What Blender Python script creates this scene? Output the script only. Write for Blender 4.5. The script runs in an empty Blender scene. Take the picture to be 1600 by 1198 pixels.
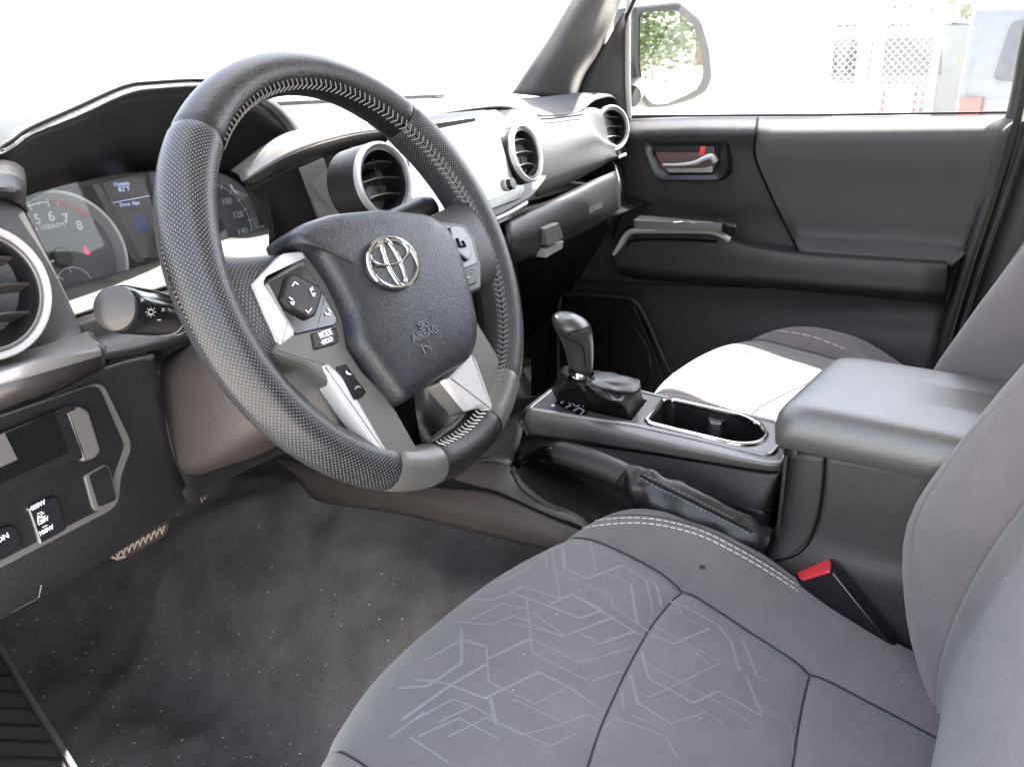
import bpy, bmesh, math, random
from math import sin, cos, pi, radians, sqrt
from mathutils import Vector, Matrix
from mathutils.bvhtree import BVHTree
random.seed(7)
SC = bpy.context.scene
COL = SC.collection
# ------------------------------------------------------------------ camera
F_PX = 1400.0                      # focal length in photo pixels (photo 1600 x 1198)
CAM = Vector((-.925, -.515, .819))
YAW, PITCH, ROLL = radians(34.16), radians(-19.49), radians(-.43)
FW = Vector((cos(PITCH)*cos(YAW), cos(PITCH)*sin(YAW), sin(PITCH)))
R0 = Vector((sin(YAW), -cos(YAW), 0)); U0 = R0.cross(FW)
RT = R0*cos(ROLL)+U0*sin(ROLL); UP = -R0*sin(ROLL)+U0*cos(ROLL)
cd = bpy.data.cameras.new('camera'); cam = bpy.data.objects.new('camera', cd); COL.objects.link(cam)
cd.sensor_width = 36; cd.lens = 36*F_PX/1600; cd.clip_start = .02; cd.clip_end = 2000
cam.matrix_world = Matrix((( RT.x, UP.x, -FW.x, CAM.x), (RT.y, UP.y, -FW.y, CAM.y), (RT.z, UP.z, -FW.z, CAM.z), (0, 0, 0, 1)))
SC.camera = cam
# ------------------------------------------------------------------ sky, sun, exposure
SUN_DIR = Vector((.45, -.24, 1.0)).normalized()     # towards the sun
w = bpy.data.worlds.new('World'); SC.world = w; w.use_nodes = True
nt = w.node_tree; bg = nt.nodes['Background']; sky = nt.nodes.new('ShaderNodeTexSky')
sky.sky_type = 'NISHITA'; sky.sun_disc = False
sky.sun_elevation = math.asin(SUN_DIR.z); sky.sun_rotation = math.atan2(SUN_DIR.x, SUN_DIR.y)
sky.air_density = 1.0; sky.dust_density = 2.2; sky.ozone_density = 0
hs = nt.nodes.new('ShaderNodeHueSaturation'); hs.inputs['Saturation'].default_value = .44   # sky blue muted to act as a white balance
nt.links.new(sky.outputs[0], hs.inputs['Color']); nt.links.new(hs.outputs[0], bg.inputs[0]); bg.inputs[1].default_value = .15
sl = bpy.data.lights.new('sun', 'SUN'); sl.energy = 4.0; sl.angle = radians(.5); sl.color = (1, .96, .9)
so = bpy.data.objects.new('sun', sl); COL.objects.link(so)
so.rotation_euler = (-SUN_DIR).to_track_quat('-Z', 'Y').to_euler(); so.location = (0, 0, 6)
SC.view_settings.view_transform = 'Standard'; SC.view_settings.look = 'None'
SC.view_settings.exposure = 3.1; SC.view_settings.gamma = 1
SC.cycles.max_bounces = 10; SC.cycles.diffuse_bounces = 5; SC.cycles.transparent_max_bounces = 12

# ------------------------------------------------------------------ point finders
def ray(px, py):
    return FW + RT*((px-800)/F_PX) - UP*((py-598.5)/F_PX)
def RP(px, py, p, n):              # where the sight line of a photo point meets the plane (p, n)
    d = ray(px, py); p = Vector(p); n = Vector(n)
    return CAM + d*((p-CAM).dot(n)/d.dot(n))
def P(px, py, **k):
    (a, v), = k.items(); n = Vector((a == 'x', a == 'y', a == 'z'))
    return RP(px, py, n*v, n)
def X(v, *pts): return [P(a, b, x=v) for a, b in pts]
def Y(v, *pts): return [P(a, b, y=v) for a, b in pts]
def Z(v, *pts): return [P(a, b, z=v) for a, b in pts]
def Yv(*pts): return [P(a, b, y=c) for a, b, c in pts]
def Xv(*pts): return [P(a, b, x=c) for a, b, c in pts]
def Zv(*pts): return [P(a, b, z=c) for a, b, c in pts]

# ------------------------------------------------------------------ materials
MATS = {}
def mat(name, col, rough=.5, metal=0, bump=0, bscale=400, var=0, vscale=8, spec=.5, coat=0, btype='noise', sheen=0, alpha=1, emit=None, est=0, col2=None, dist=.001):
    m = bpy.data.materials.new(name); m.use_nodes = True; t = m.node_tree; b = t.nodes['Principled BSDF']
    b.inputs['Base Color'].default_value = (*col, 1); b.inputs['Roughness'].default_value = rough
    b.inputs['Metallic'].default_value = metal; b.inputs['Specular IOR Level'].default_value = spec
    b.inputs['Coat Weight'].default_value = coat; b.inputs['Coat Roughness'].default_value = .08
    if sheen: b.inputs['Sheen Weight'].default_value = sheen; b.inputs['Sheen Roughness'].default_value = .5
    tc = t.nodes.new('ShaderNodeTexCoord')
    if var:
        n = t.nodes.new('ShaderNodeTexNoise'); n.inputs['Scale'].default_value = vscale; n.inputs['Detail'].default_value = 6; n.inputs['Roughness'].default_value = .65
        r = t.nodes.new('ShaderNodeValToRGB'); c2 = col2 or [c*(1+var) for c in col]; c1 = [c*(1-var) for c in col]
        r.color_ramp.elements[0].position = .35; r.color_ramp.elements[1].position = .68
        r.color_ramp.elements[0].color = (*c1, 1); r.color_ramp.elements[1].color = (*c2, 1)
        t.links.new(tc.outputs['Object'], n.inputs['Vector']); t.links.new(n.outputs['Fac'], r.inputs['Fac']); t.links.new(r.outputs['Color'], b.inputs['Base Color'])
        mr = t.nodes.new('ShaderNodeMapRange'); mr.inputs['To Min'].default_value = max(.03, rough-.08); mr.inputs['To Max'].default_value = min(1, rough+.1)
        t.links.new(n.outputs['Fac'], mr.inputs['Value']); t.links.new(mr.outputs[0], b.inputs['Roughness'])
    if bump:
        if btype == 'leather':
            n = t.nodes.new('ShaderNodeTexVoronoi'); n.inputs['Scale'].default_value = bscale; n.feature = 'SMOOTH_F1'; o = n.outputs['Distance']
            dn = t.nodes.new('ShaderNodeTexNoise'); dn.inputs['Scale'].default_value = bscale*.5; dn.inputs['Detail'].default_value = 3
            mx = t.nodes.new('ShaderNodeMixRGB'); mx.inputs[0].default_value = .02
            t.links.new(tc.outputs['Object'], dn.inputs['Vector']); t.links.new(tc.outputs['Object'], mx.inputs[1]); t.links.new(dn.outputs['Color'], mx.inputs[2]); t.links.new(mx.outputs[0], n.inputs['Vector'])
        else:
            n = t.nodes.new('ShaderNodeTexNoise'); n.inputs['Scale'].default_value = bscale; n.inputs['Detail'].default_value = 3; o = n.outputs['Fac']
            t.links.new(tc.outputs['Object'], n.inputs['Vector'])
        bn = t.nodes.new('ShaderNodeBump'); bn.inputs['Strength'].default_value = bump; bn.inputs['Distance'].default_value = dist
        t.links.new(o, bn.inputs['Height']); t.links.new(bn.outputs[0], b.inputs['Normal'])
    if emit: b.inputs['Emission Color'].default_value = (*emit, 1); b.inputs['Emission Strength'].default_value = est
    MATS[name] = m; return m
def glassmat(name, tint=(1, 1, 1), refl=.06, rough=.0, dust=0, dustcol=(.6, .6, .58), transl=False):
    m = bpy.data.materials.new(name); m.use_nodes = True; t = m.node_tree; t.nodes.clear(); L = t.links.new
    o = t.nodes.new('ShaderNodeOutputMaterial'); a = t.nodes.new('ShaderNodeBsdfTransparent'); a.inputs[0].default_value = (*tint, 1)
    g = t.nodes.new('ShaderNodeBsdfGlossy'); g.inputs['Roughness'].default_value = rough
    fr = t.nodes.new('ShaderNodeFresnel'); fr.inputs['IOR'].default_value = 1.4
    mx = t.nodes.new('ShaderNodeMixShader'); L(fr.outputs[0], mx.inputs[0]); L(a.outputs[0], mx.inputs[1]); L(g.outputs[0], mx.inputs[2]); out = mx.outputs[0]
    if dust:
        d = t.nodes.new('ShaderNodeBsdfTranslucent' if transl else 'ShaderNodeBsdfDiffuse'); d.inputs[0].default_value = (*dustcol, 1); m2 = t.nodes.new('ShaderNodeMixShader')
        tc = t.nodes.new('ShaderNodeTexCoord'); n = t.nodes.new('ShaderNodeTexNoise'); n.inputs['Scale'].default_value = 60; n.inputs['Detail'].default_value = 8; n.inputs['Roughness'].default_value = .75
        mr = t.nodes.new('ShaderNodeMapRange'); mr.inputs['From Min'].default_value = .3; mr.inputs['From Max'].default_value = .7; mr.inputs['To Min'].default_value = dust*.5; mr.inputs['To Max'].default_value = dust*1.4
        L(tc.outputs['Object'], n.inputs['Vector']); L(n.outputs['Fac'], mr.inputs['Value']); L(mr.outputs[0], m2.inputs[0]); L(out, m2.inputs[1]); L(d.outputs[0], m2.inputs[2]); out = m2.outputs[0]
    L(out, o.inputs[0]); MATS[name] = m; return m
DUST = None
M = MATS
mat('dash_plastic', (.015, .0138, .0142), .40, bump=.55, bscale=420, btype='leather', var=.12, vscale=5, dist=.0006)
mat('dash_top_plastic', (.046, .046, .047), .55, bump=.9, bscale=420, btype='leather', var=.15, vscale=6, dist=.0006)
mat('black_plastic', (.008, .0075, .0085), .32, bump=.15, bscale=1500, var=.2, vscale=20, dist=.0003)
mat('deep_black', (.004, .004, .004), .8, spec=.1)
mat('console_satin', (.125, .118, .115), .34, metal=.3, bump=.08, bscale=2500, dist=.0002)
mat('spoke_grey', (.105, .102, .096), .36, metal=.3, bump=.08, bscale=2500, dist=.0002)
mat('knob_satin', (.07, .066, .066), .30, metal=.55)
mat('pad_grey', (.20, .205, .21), .38, metal=.2)
mat('cup_brown', (.085, .045, .040), .5)
mat('gloss_black', (.008, .008, .010), .12, coat=.3)
mat('screen_glass', (.155, .162, .168), .22, spec=.9, coat=1, var=.2, vscale=14)  # pale base puts dust and sunlit reflection into the glass colour
mat('silver_satin', (.26, .25, .25), .32, metal=.35, bump=.08, bscale=2500, var=.05, vscale=30, dist=.0002)
mat('silver_light', (.50, .49, .49), .28, metal=.3)
mat('dark_silver', (.055, .050, .048), .34, metal=.35, bump=.08, bscale=2500, var=.08, vscale=25, dist=.0002)
mat('stack_silver', (.115, .116, .118), .4, metal=.1, var=.04, vscale=30)
mat('chrome', (.62, .61, .60), .09, metal=1)
mat('smooth_leather', (.007, .007, .0075), .33, bump=.5, bscale=420, btype='leather', var=.3, vscale=60, dist=.0006)
mat('airbag_vinyl', (.010, .0112, .0155), .36, bump=.42, bscale=430, btype='leather', var=.1, vscale=9, dist=.0009)
mat('vinyl_grain', (.027, .0225, .023), .44, bump=.4, bscale=480, btype='leather', var=.12, vscale=6, dist=.0007)
mat('brown_grain', (.036, .029, .0275), .40, bump=.7, bscale=420, btype='leather', var=.12, vscale=6, dist=.0006)
mat('armrest_vinyl', (.072, .072, .070), .40, spec=1, bump=.3, bscale=380, btype='leather', var=.06, vscale=7, dist=.0007)
mat('door_vinyl', (.027, .0235, .0235), .40, bump=.9, bscale=400, btype='leather', var=.1, vscale=4, dist=.0006)
mat('door_fabric', (.046, .042, .0435), .6, bump=.5, bscale=1300, var=.1, vscale=5, sheen=.2, dist=.0006)
mat('fabric_bolster', (.120, .105, .108), .92, bump=1, bscale=1100, var=.13, vscale=9, sheen=.25, dist=.0008)
mat('fabric_insert', (.114, .108, .111), .9, bump=1, bscale=1200, var=.14, vscale=10, sheen=.25, dist=.0008)
mat('fabric_line', (.158, .155, .163), .9, bump=.6, bscale=1800, sheen=.3, dist=.0005)
mat('seam_dark', (.02, .02, .025), .9)
mat('thread_light', (.55, .52, .47), .7)
mat('thread_grey', (.16, .15, .16), .7)
mat('carpet', (.066, .060, .059), 1, bump=1, bscale=450, var=.3, vscale=9, sheen=.15, dist=.004, col2=(.135, .122, .123))
mat('tunnel_carpet', (.055, .049, .047), 1, bump=1, bscale=450, var=.35, vscale=9, dist=.004)
mat('rubber', (.02, .02, .02), .65, bump=.2, bscale=600)
mat('red_plastic', (.55, .035, .04), .35, bump=.1, bscale=100, coat=.2)
mat('white_print', (.75, .75, .76), .6)
mat('grey_print', (.22, .22, .23), .6)
mat('red_print', (.42, .06, .04), .6)
mat('red_lamp', (.3, .01, .05), .5, emit=(1, .05, .25), est=.07)
mat('dial_face', (.095, .097, .11), .45, var=.12, vscale=20, bump=.1, bscale=800)
mat('display_dark', (.01, .01, .018), .25, coat=.3)
mat('display_blue', (.02, .03, .08), .3, emit=(.06, .1, .4), est=.02)
mat('display_text', (.3, .35, .5), .4, emit=(.55, .65, 1), est=.08)
mat('sunlit_dusty_plastic', (.09, .092, .085), .8, bump=.5, bscale=300, var=.4, vscale=45, dist=.0006)
mat('dust_speck', (.6, .48, .38), .9)
mat('pedal_rubber', (.07, .055, .045), .55, bump=.2, bscale=400)
mat('pedal_worn', (.42, .34, .28), .5)
mat('weatherstrip', (.012, .012, .012), .5)
mat('seal_light', (.28, .27, .25), .5)
mat('headliner', (.42, .41, .39), .95, bump=.3, bscale=500)
mat('sticker', (.75, .38, .2), .7)
mat('concrete', (.50, .46, .42), .9, var=.12, vscale=.6, bump=.3, bscale=20)
mat('paint_white', (.8, .8, .8), .35, coat=.5)
mat('paint_grey', (.10, .11, .125), .3, coat=.6)
mat('paint_dark', (.05, .06, .065), .3, coat=.6)
mat('dark_window', (.03, .035, .04), .06)
mat('galvanised', (.42, .43, .43), .45, metal=.5)
mat('bark', (.14, .10, .07), .9, bump=.6, bscale=30)
mat('leaves', (.10, .135, .07), .65, var=.4, vscale=3)
mat('grass_ground', (.16, .2, .05), .9, var=.3, vscale=3, bump=.5, bscale=30)
mat('wood_pale', (.45, .36, .24), .7, var=.2, vscale=4)
mat('tail_red', (.5, .03, .02), .2, coat=.5)
glassmat('window_glass', dust=.03, transl=True); glassmat('windscreen_glass'); glassmat('lens_clear', dust=.05)  # window dust added as a veil that washes out the view outside
mat('mirror_glass', (.92, .93, .93), .015, metal=1)
# perforated leather: a lattice of punched dots laid out along the rim's own UV (millimetre cells)
def perf():
    m = mat('perforated_leather', (.018, .018, .019), .34); t = m.node_tree; b = t.nodes['Principled BSDF']; L = t.links.new
    uv = t.nodes.new('ShaderNodeUVMap'); mp = t.nodes.new('ShaderNodeMapping'); mp.inputs['Rotation'].default_value = (0, 0, pi/4)
    v = t.nodes.new('ShaderNodeTexVoronoi'); v.voronoi_dimensions = '2D'; v.inputs['Randomness'].default_value = 0; v.inputs['Scale'].default_value = 1
    L(uv.outputs[0], mp.inputs[0]); L(mp.outputs[0], v.inputs['Vector'])
    mr = t.nodes.new('ShaderNodeMapRange'); mr.inputs['From Min'].default_value = .16; mr.inputs['From Max'].default_value = .30; mr.inputs['To Min'].default_value = 1; mr.inputs['To Max'].default_value = 0
    L(v.outputs['Distance'], mr.inputs['Value'])
    mx = t.nodes.new('ShaderNodeMixRGB'); mx.inputs[1].default_value = (.010, .010, .0115, 1); mx.inputs[2].default_value = (.12, .12, .122, 1); L(mr.outputs[0], mx.inputs[0]); L(mx.outputs[0], b.inputs['Base Color'])
    bn = t.nodes.new('ShaderNodeBump'); bn.inputs['Strength'].default_value = .7; bn.inputs['Distance'].default_value = .0006; bn.invert = True
    L(mr.outputs[0], bn.inputs['Height']); L(bn.outputs[0], b.inputs['Normal'])
perf()

# ------------------------------------------------------------------ object helpers
WORLD = {}                          # object name -> (world vertices, faces), for laying seams and prints on surfaces
def wloc(o):
    v = Vector((0, 0, 0))
    while o: v = v+o.location; o = o.parent
    return v
def thing(name, label, cat, loc=(0, 0, 0), group=None):
    o = bpy.data.objects.new(name, None); COL.objects.link(o); o.location = loc; o.empty_display_size = .05
    o['label'] = label; o['category'] = cat
    if group: o['group'] = group
    return o
def tag(o, label, cat, group=None):
    o['label'] = label; o['category'] = cat
    if group: o['group'] = group
    return o
def obj(name, vs, fs, m, parent=None, smooth=True, ang=35, uv=None, solid=0, sub=0, cam_side=False, kind=None, label=None):
    vs = [Vector(v) for v in vs]
    off = wloc(parent) if parent else Vector((0, 0, 0))
    me = bpy.data.meshes.new(name); me.from_pydata([v-off for v in vs], [], fs); me.update()
    if cam_side:                    # outer side towards the cabin
        c = sum(vs, Vector())/len(vs); D_ = (CAM-c) if cam_side is True else Vector(cam_side); s = sum((p.normal*p.area).dot(D_) for p in me.polygons)
        if s < 0: me.flip_normals()
    if uv:
        l = me.uv_layers.new(name='UVMap')
        for p in me.polygons:
            for li, vi in zip(p.loop_indices, p.vertices): l.data[li].uv = uv[vi] if not isinstance(uv, dict) else uv[(p.index, vi)]
    me.materials.append(M[m] if isinstance(m, str) else m)
    if smooth: me.shade_smooth(); me.set_sharp_from_angle(angle=radians(ang))
    o = bpy.data.objects.new(name, me); COL.objects.link(o)
    if parent: o.parent = parent
    if solid:
        s = o.modifiers.new('thickness', 'SOLIDIFY'); s.thickness = solid; s.offset = -1
    if sub:
        s = o.modifiers.new('smooth', 'SUBSURF'); s.levels = s.render_levels = sub
    if kind: o['kind'] = kind
    if label: o['label'] = label
    WORLD[o.name] = (vs, [tuple(f) for f in fs])
    return o
class MB:                           # collects pieces of ONE part
    def __init__(s): s.v = []; s.f = []
    def add(s, vs, fs):
        n = len(s.v); s.v += [Vector(v) for v in vs]; s.f += [tuple(i+n for i in f) for f in fs]
    def build(s, name, m, parent=None, **k): return obj(name, s.v, s.f, m, parent, **k)
def cr(p0, p1, p2, p3, t):
    return ((p1*2)+(p2-p0)*t+(p0*2-p1*5+p2*4-p3)*t*t+(p1*3-p0-p2*3+p3)*t*t*t)*.5
def spline(pts, n, closed=False):
    pts = [Vector(p) for p in pts]; out = []; k = len(pts); segs = k if closed else k-1
    for i in range(segs):
        if closed: a, b, c, d = pts[i-1], pts[i], pts[(i+1) % k], pts[(i+2) % k]
        else: b, c = pts[i], pts[i+1]; a = pts[i-1] if i else b*2-c; d = pts[i+2] if i+2 < k else c*2-b
        for j in range(n): out.append(cr(a, b, c, d, j/n))
    if not closed: out.append(pts[-1])
    return out
def gridf(nr, nc, closed=False):
    f = []
    for i in range(nr-1):
        for j in range(nc if closed else nc-1):
            f.append((i*nc+j, i*nc+(j+1) % nc, (i+1)*nc+(j+1) % nc, (i+1)*nc+j))
    return f
def patch(name, rows, m, parent=None, n=4, straight=False, solid=.003, cam_side=True, ang=40, **k):
    """a sheet through rows of control points (same count in each row)"""
    if straight: rows = [[Vector(p) for p in r] for r in rows]
    else:
        rows = [spline(r, n) for r in rows]; cols = [spline([r[j] for r in rows], n) for j in range(len(rows[0]))]
        rows = [[c[i] for c in cols] for i in range(len(cols[0]))]
    return obj(name, [p for r in rows for p in r], gridf(len(rows), len(rows[0])), m, parent, solid=solid, cam_side=cam_side, ang=ang, **k)
def rnd(poly, r, n=4):
    """round the corners of a planar polygon"""
    out = []; k = len(poly); poly = [Vector(p) for p in poly]; rr = r if isinstance(r, (list, tuple)) else [r]*k
    for i in range(k):
        a, b, c = poly[i-1], poly[i], poly[(i+1) % k]; u = a-b; v = c-b; q = min(rr[i], u.length*.45, v.length*.45)
        if q < 1e-5: out.append(b); continue
        p = b+u.normalized()*q; s = b+v.normalized()*q
        for j in range(n+1): t = j/n; out.append(p*(1-t)**2+b*2*t*(1-t)+s*t*t)
    return out
def nrm(poly):
    n = Vector()
    for i in range(len(poly)): n += poly[i].cross(poly[(i+1) % len(poly)])
    return n.normalized()
def inset(poly, n, d):
    """move each edge of a planar polygon inwards by d"""
    out = []; k = len(poly); N = nrm(poly)
    for i in range(k):
        a, b, c = poly[i-1], poly[i], poly[(i+1) % k]; e1 = (b-a); e2 = (c-b)
        if e1.length < 1e-7 or e2.length < 1e-7: out.append(b); continue
        m1 = N.cross(e1.normalized()); m2 = N.cross(e2.normalized()); m = m1+m2
        if m.length < 1e-6: out.append(b); continue
        m.normalize(); out.append(b+m*(d/max(.35, m.dot(m1))))
    return out
def prism_vf(poly, up, h, bev=.001, nb=2, base=0):
    """solid with the outline poly, from base to height h along up, bevelled round its top edge"""
    poly = [Vector(p) for p in poly]; up = Vector(up).normalized(); k = len(poly); L = [[p+up*base for p in poly]]
    if bev:
        L.append([p+up*(h-bev) for p in poly])
        for j in range(1, nb+1):
            a = j/nb*pi/2; L.append([p+up*(h-bev+bev*sin(a)) for p in inset(poly, up, bev*(1-cos(a)))])
    else: L.append([p+up*h for p in poly])
    vs = [p for l in L for p in l]; fs = gridf(len(L), k, True); fs.append(tuple(range(k))[::-1]); fs.append(tuple(range((len(L)-1)*k, len(L)*k)))
    return vs, fs
def prism(name, poly, up, h, m, parent=None, bev=.001, nb=2, base=0, **k):
    vs, fs = prism_vf(poly, up, h, bev, nb, base)
    o = obj(name, vs, fs, m, parent, **k); b = bmesh.new(); b.from_mesh(o.data); bmesh.ops.recalc_face_normals(b, faces=b.faces); b.to_mesh(o.data); b.free()
    for q in (-1, -2): o.data.polygons[q].use_smooth = False
    return o
def frame_of(d):
    d = Vector(d).normalized(); a = Vector((0, 0, 1)) if abs(d.z) < .9 else Vector((1, 0, 0)); u = d.cross(a).normalized(); return u, u.cross(d).normalized()
def tube_vf(path, rad, n=10, caps=True, flat=1, up=None):
    path = [Vector(p) for p in path]; k = len(path); vs = []; rr = rad if isinstance(rad, (list, tuple)) else [rad]*k
    u0 = None
    for i, p in enumerate(path):
        d = (path[min(i+1, k-1)]-path[max(i-1, 0)]).normalized()
        if u0 is None: u0 = frame_of(d)[0] if up is None else d.cross(Vector(up)).normalized()
        u = (u0-d*u0.dot(d)).normalized(); v = u.cross(d); u0 = u
        for j in range(n): a = 2*pi*j/n; vs.append(p+u*(rr[i]*cos(a))+v*(rr[i]*flat*sin(a)))
    fs = gridf(k, n, True)
    if caps: fs.append(tuple(range(n))[::-1]); fs.append(tuple(range((k-1)*n, k*n)))
    return vs, fs
def tube(name, path, rad, m, parent=None, n=10, **k):
    kk = {a: k.pop(a) for a in ('caps', 'flat', 'up') if a in k}
    vs, fs = tube_vf(path, rad, n, **kk); return obj(name, vs, fs, m, parent, **k)
def lathe_vf(c, axis, prof, n=40, e=(1, 1), u=None):
    c = Vector(c); ax = Vector(axis).normalized(); uu, vv = frame_of(ax)
    if u is not None: uu = (Vector(u)-ax*Vector(u).dot(ax)).normalized(); vv = ax.cross(uu)
    vs = [c+ax*h+uu*(r*e[0]*cos(2*pi*j/n))+vv*(r*e[1]*sin(2*pi*j/n)) for r, h in prof for j in range(n)]
    return vs, gridf(len(prof), n, True)
def lathe(name, c, axis, prof, m, parent=None, n=40, cap=True, e=(1, 1), u=None, **k):
    vs, fs = lathe_vf(c, axis, prof, n, e, u)
    if cap: fs.append(tuple(range((len(prof)-1)*n, len(prof)*n)))
    return obj(name, vs, fs, m, parent, **k)
def box_vf(c, ux, uy, uz):
    c = Vector(c); vs = [c+ux*a+uy*b+uz*d for a in (-1, 1) for b in (-1, 1) for d in (-1, 1)]
    return vs, [(0, 1, 3, 2), (4, 6, 7, 5), (0, 4, 5, 1), (2, 3, 7, 6), (0, 2, 6, 4), (1, 5, 7, 3)]
VX, VY, VZ = Vector((1, 0, 0)), Vector((0, 1, 0)), Vector((0, 0, 1))
def text(name, s, size, o, ux, uy, m, parent=None, ext=.0003, bold=0, align='CENTER', sx=1):
    """lettering laid at o, reading along ux, its top towards uy"""
    c = bpy.data.curves.new(name, 'FONT'); c.body = s; c.size = size; c.extrude = ext; c.offset = bold*size; c.align_x = align; c.align_y = 'CENTER'; c.resolution_u = 3; c.space_line = .8
    t = bpy.data.objects.new(name+'_src', c); COL.objects.link(t); dg = bpy.context.evaluated_depsgraph_get()
    me = bpy.data.meshes.new_from_object(t.evaluated_get(dg)); bpy.data.objects.remove(t); bpy.data.curves.remove(c)
    ux = Vector(ux).normalized(); uy = Vector(uy); uy = (uy-ux*uy.dot(ux)).normalized(); un = ux.cross(uy)
    vs = [Vector(o)+ux*v.co.x*sx+uy*v.co.y+un*v.co.z for v in me.vertices]; fs = [tuple(p.vertices) for p in me.polygons]; bpy.data.meshes.remove(me)
    return obj(name, vs, fs, m, parent, smooth=False)
def bvh(*os):
    v = []; f = []
    for o in os:
        a, b = WORLD[o.name]; n = len(v); v += a; f += [tuple(i+n for i in q) for q in b]
    return BVHTree.FromPolygons(v, f)
def on(tree, px, py):
    h = tree.ray_cast(CAM, ray(px, py).normalized())
    if h[0] is None: return None
    n = h[1] if h[1].dot(CAM-h[0]) > 0 else -h[1]
    return h[0], n
def lay_vf(tree, pts, wdt, lift=.0005, step=8, dash=None, thick=0):
    """ribbons that follow a line over a surface"""
    vs = []; fs = []; sam = []
    for (a, b), (c, d) in zip(pts, pts[1:]):
        L = sqrt((a-c)**2+(b-d)**2); k = max(1, int(L/step))
        for i in range(k): sam.append((a+(c-a)*i/k, b+(d-b)*i/k))
    sam.append(pts[-1]); hits = [on(tree, *q) for q in sam]; run = []
    def flush(run):
        if len(run) < 2: return
        n0 = len(vs)
        for i, (p, n) in enumerate(run):
            d = (run[min(i+1, len(run)-1)][0]-run[max(i-1, 0)][0]).normalized(); s = d.cross(n).normalized()*wdt/2
            vs.append(p+n*lift+s); vs.append(p+n*(lift+thick)); vs.append(p+n*lift-s)
        for i in range(len(run)-1):
            q = n0+3*i; fs.append((q, q+1, q+4, q+3)); fs.append((q+1, q+2, q+5, q+4))
    for i, h in enumerate(hits):
        if h is None or (run and (h[0]-run[-1][0]).length > .05): flush(run); run = []
        if h is None: continue
        if dash and (i//dash[0]) % dash[1] == dash[1]-1: run.append(h); flush(run); run = []; continue
        run.append(h)
    flush(run)
    return vs, fs
def lay(name, tree, lines, wdt, m, parent, **k):
    kk = {a: k.pop(a) for a in ('lift', 'step', 'dash', 'thick') if a in k}; mb = MB()
    for l in lines: mb.add(*lay_vf(tree, l, wdt, **kk))
    return mb.build(name, m, parent, **k) if mb.v else None
def sp2(pts, n=6):
    return [(p.x, p.y) for p in spline([(a, b, 0) for a, b in pts], n)]
# ================================================================== steering wheel
TL, CY, RO = radians(26.44), radians(3.34), radians(.29)
WC = Vector((-.3755, 0, .66))
def wrot(q): return Vector((q.x*cos(CY)-q.y*sin(CY), q.x*sin(CY)+q.y*cos(CY), q.z))
_u, _v = Vector((1, 0, 0)), Vector((0, sin(TL), cos(TL)))
WU = wrot(_u*cos(RO)+_v*sin(RO)); WV = wrot(-_u*sin(RO)+_v*cos(RO)); WN = wrot(Vector((0, -cos(TL), sin(TL))))
def W(u, v, w=0): return WC+WU*u+WV*v+WN*w
def WP(px, py, w=0): return RP(px, py, WC+WN*w, WN)
def WPS(w, *pts): return [WP(a, b, w) for a, b in pts]
def WA(px, py): q = WP(px, py)-WC; return math.degrees(math.atan2(q.dot(WV), q.dot(WU))) % 360
wheel = thing('steering_wheel', 'black leather steering wheel with perforated grips, silver lower spokes and chrome oval emblem', 'steering wheel', WC)
RR = .1725
def tube_r(th):
    g = lambda c, s: math.exp(-((th-c+180) % 360-180)**2/(2*s*s))
    return .0172+.0022*g(150, 22)+.0022*g(30, 22)+.0012*g(185, 30)+.0008*g(-5, 30)
def rim(name, a0, a1, m, extra=0, step=1.5, taper=True):
    k = max(4, int(abs(a1-a0)/step)); n = 44; vs = []; uv = []
    for i in range(k+1):
        th = a0+(a1-a0)*i/k; t = radians(th); r = tube_r(th)+extra
        e = min(i, k-i)/k*abs(a1-a0)*radians(1)*RR
        if taper and e < .0022: r -= .0011*(1-e/.0022)**2
        for j in range(n):
            a = 2*pi*j/n; rad = RR+r*cos(a)*(1.0); vs.append(W(rad*cos(t), rad*sin(t), r*sin(a)*1.08)); uv.append((RR*t/.00235, r*a/.00235))
    # a seam vertex row keeps the lattice continuous
    fs = []; vs2 = []; uv2 = []
    for i in range(k+1):
        for j in range(n+1): vs2.append(vs[i*n+j % n]); uv2.append((uv[i*n+j % n][0], uv[i*n+j % n][1] if j < n else (tube_r(a0)+extra)*2*pi/.00235))
    fs = gridf(k+1, n+1)
    return obj(name, vs2, fs, m, wheel, uv=uv2, ang=60)
A1 = 134.0; A2 = 46.0; B1 = WA(604, 742); B2 = WA(680, 742); C1 = WA(768, 652)-4; C2 = WA(795, 612)+2
print('angles', B1, B2, C1, C2)
if C1 < 180: C1 += 360
if C2 < 180: C2 += 360
rim('rim_top_leather', A2, A1, 'smooth_leather'); rim('perforated_grip', A1, B1, 'perforated_leather', .0005); rim('spoke_cap', B1, B2, 'spoke_grey', .0009)
rim('rim_bottom_leather', B2, C1, 'smooth_leather', .0003); rim('spoke_cap', C1, C2, 'spoke_grey', .0009); rim('perforated_grip', C2-.001, A2+360, 'perforated_leather', .0005)
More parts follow.
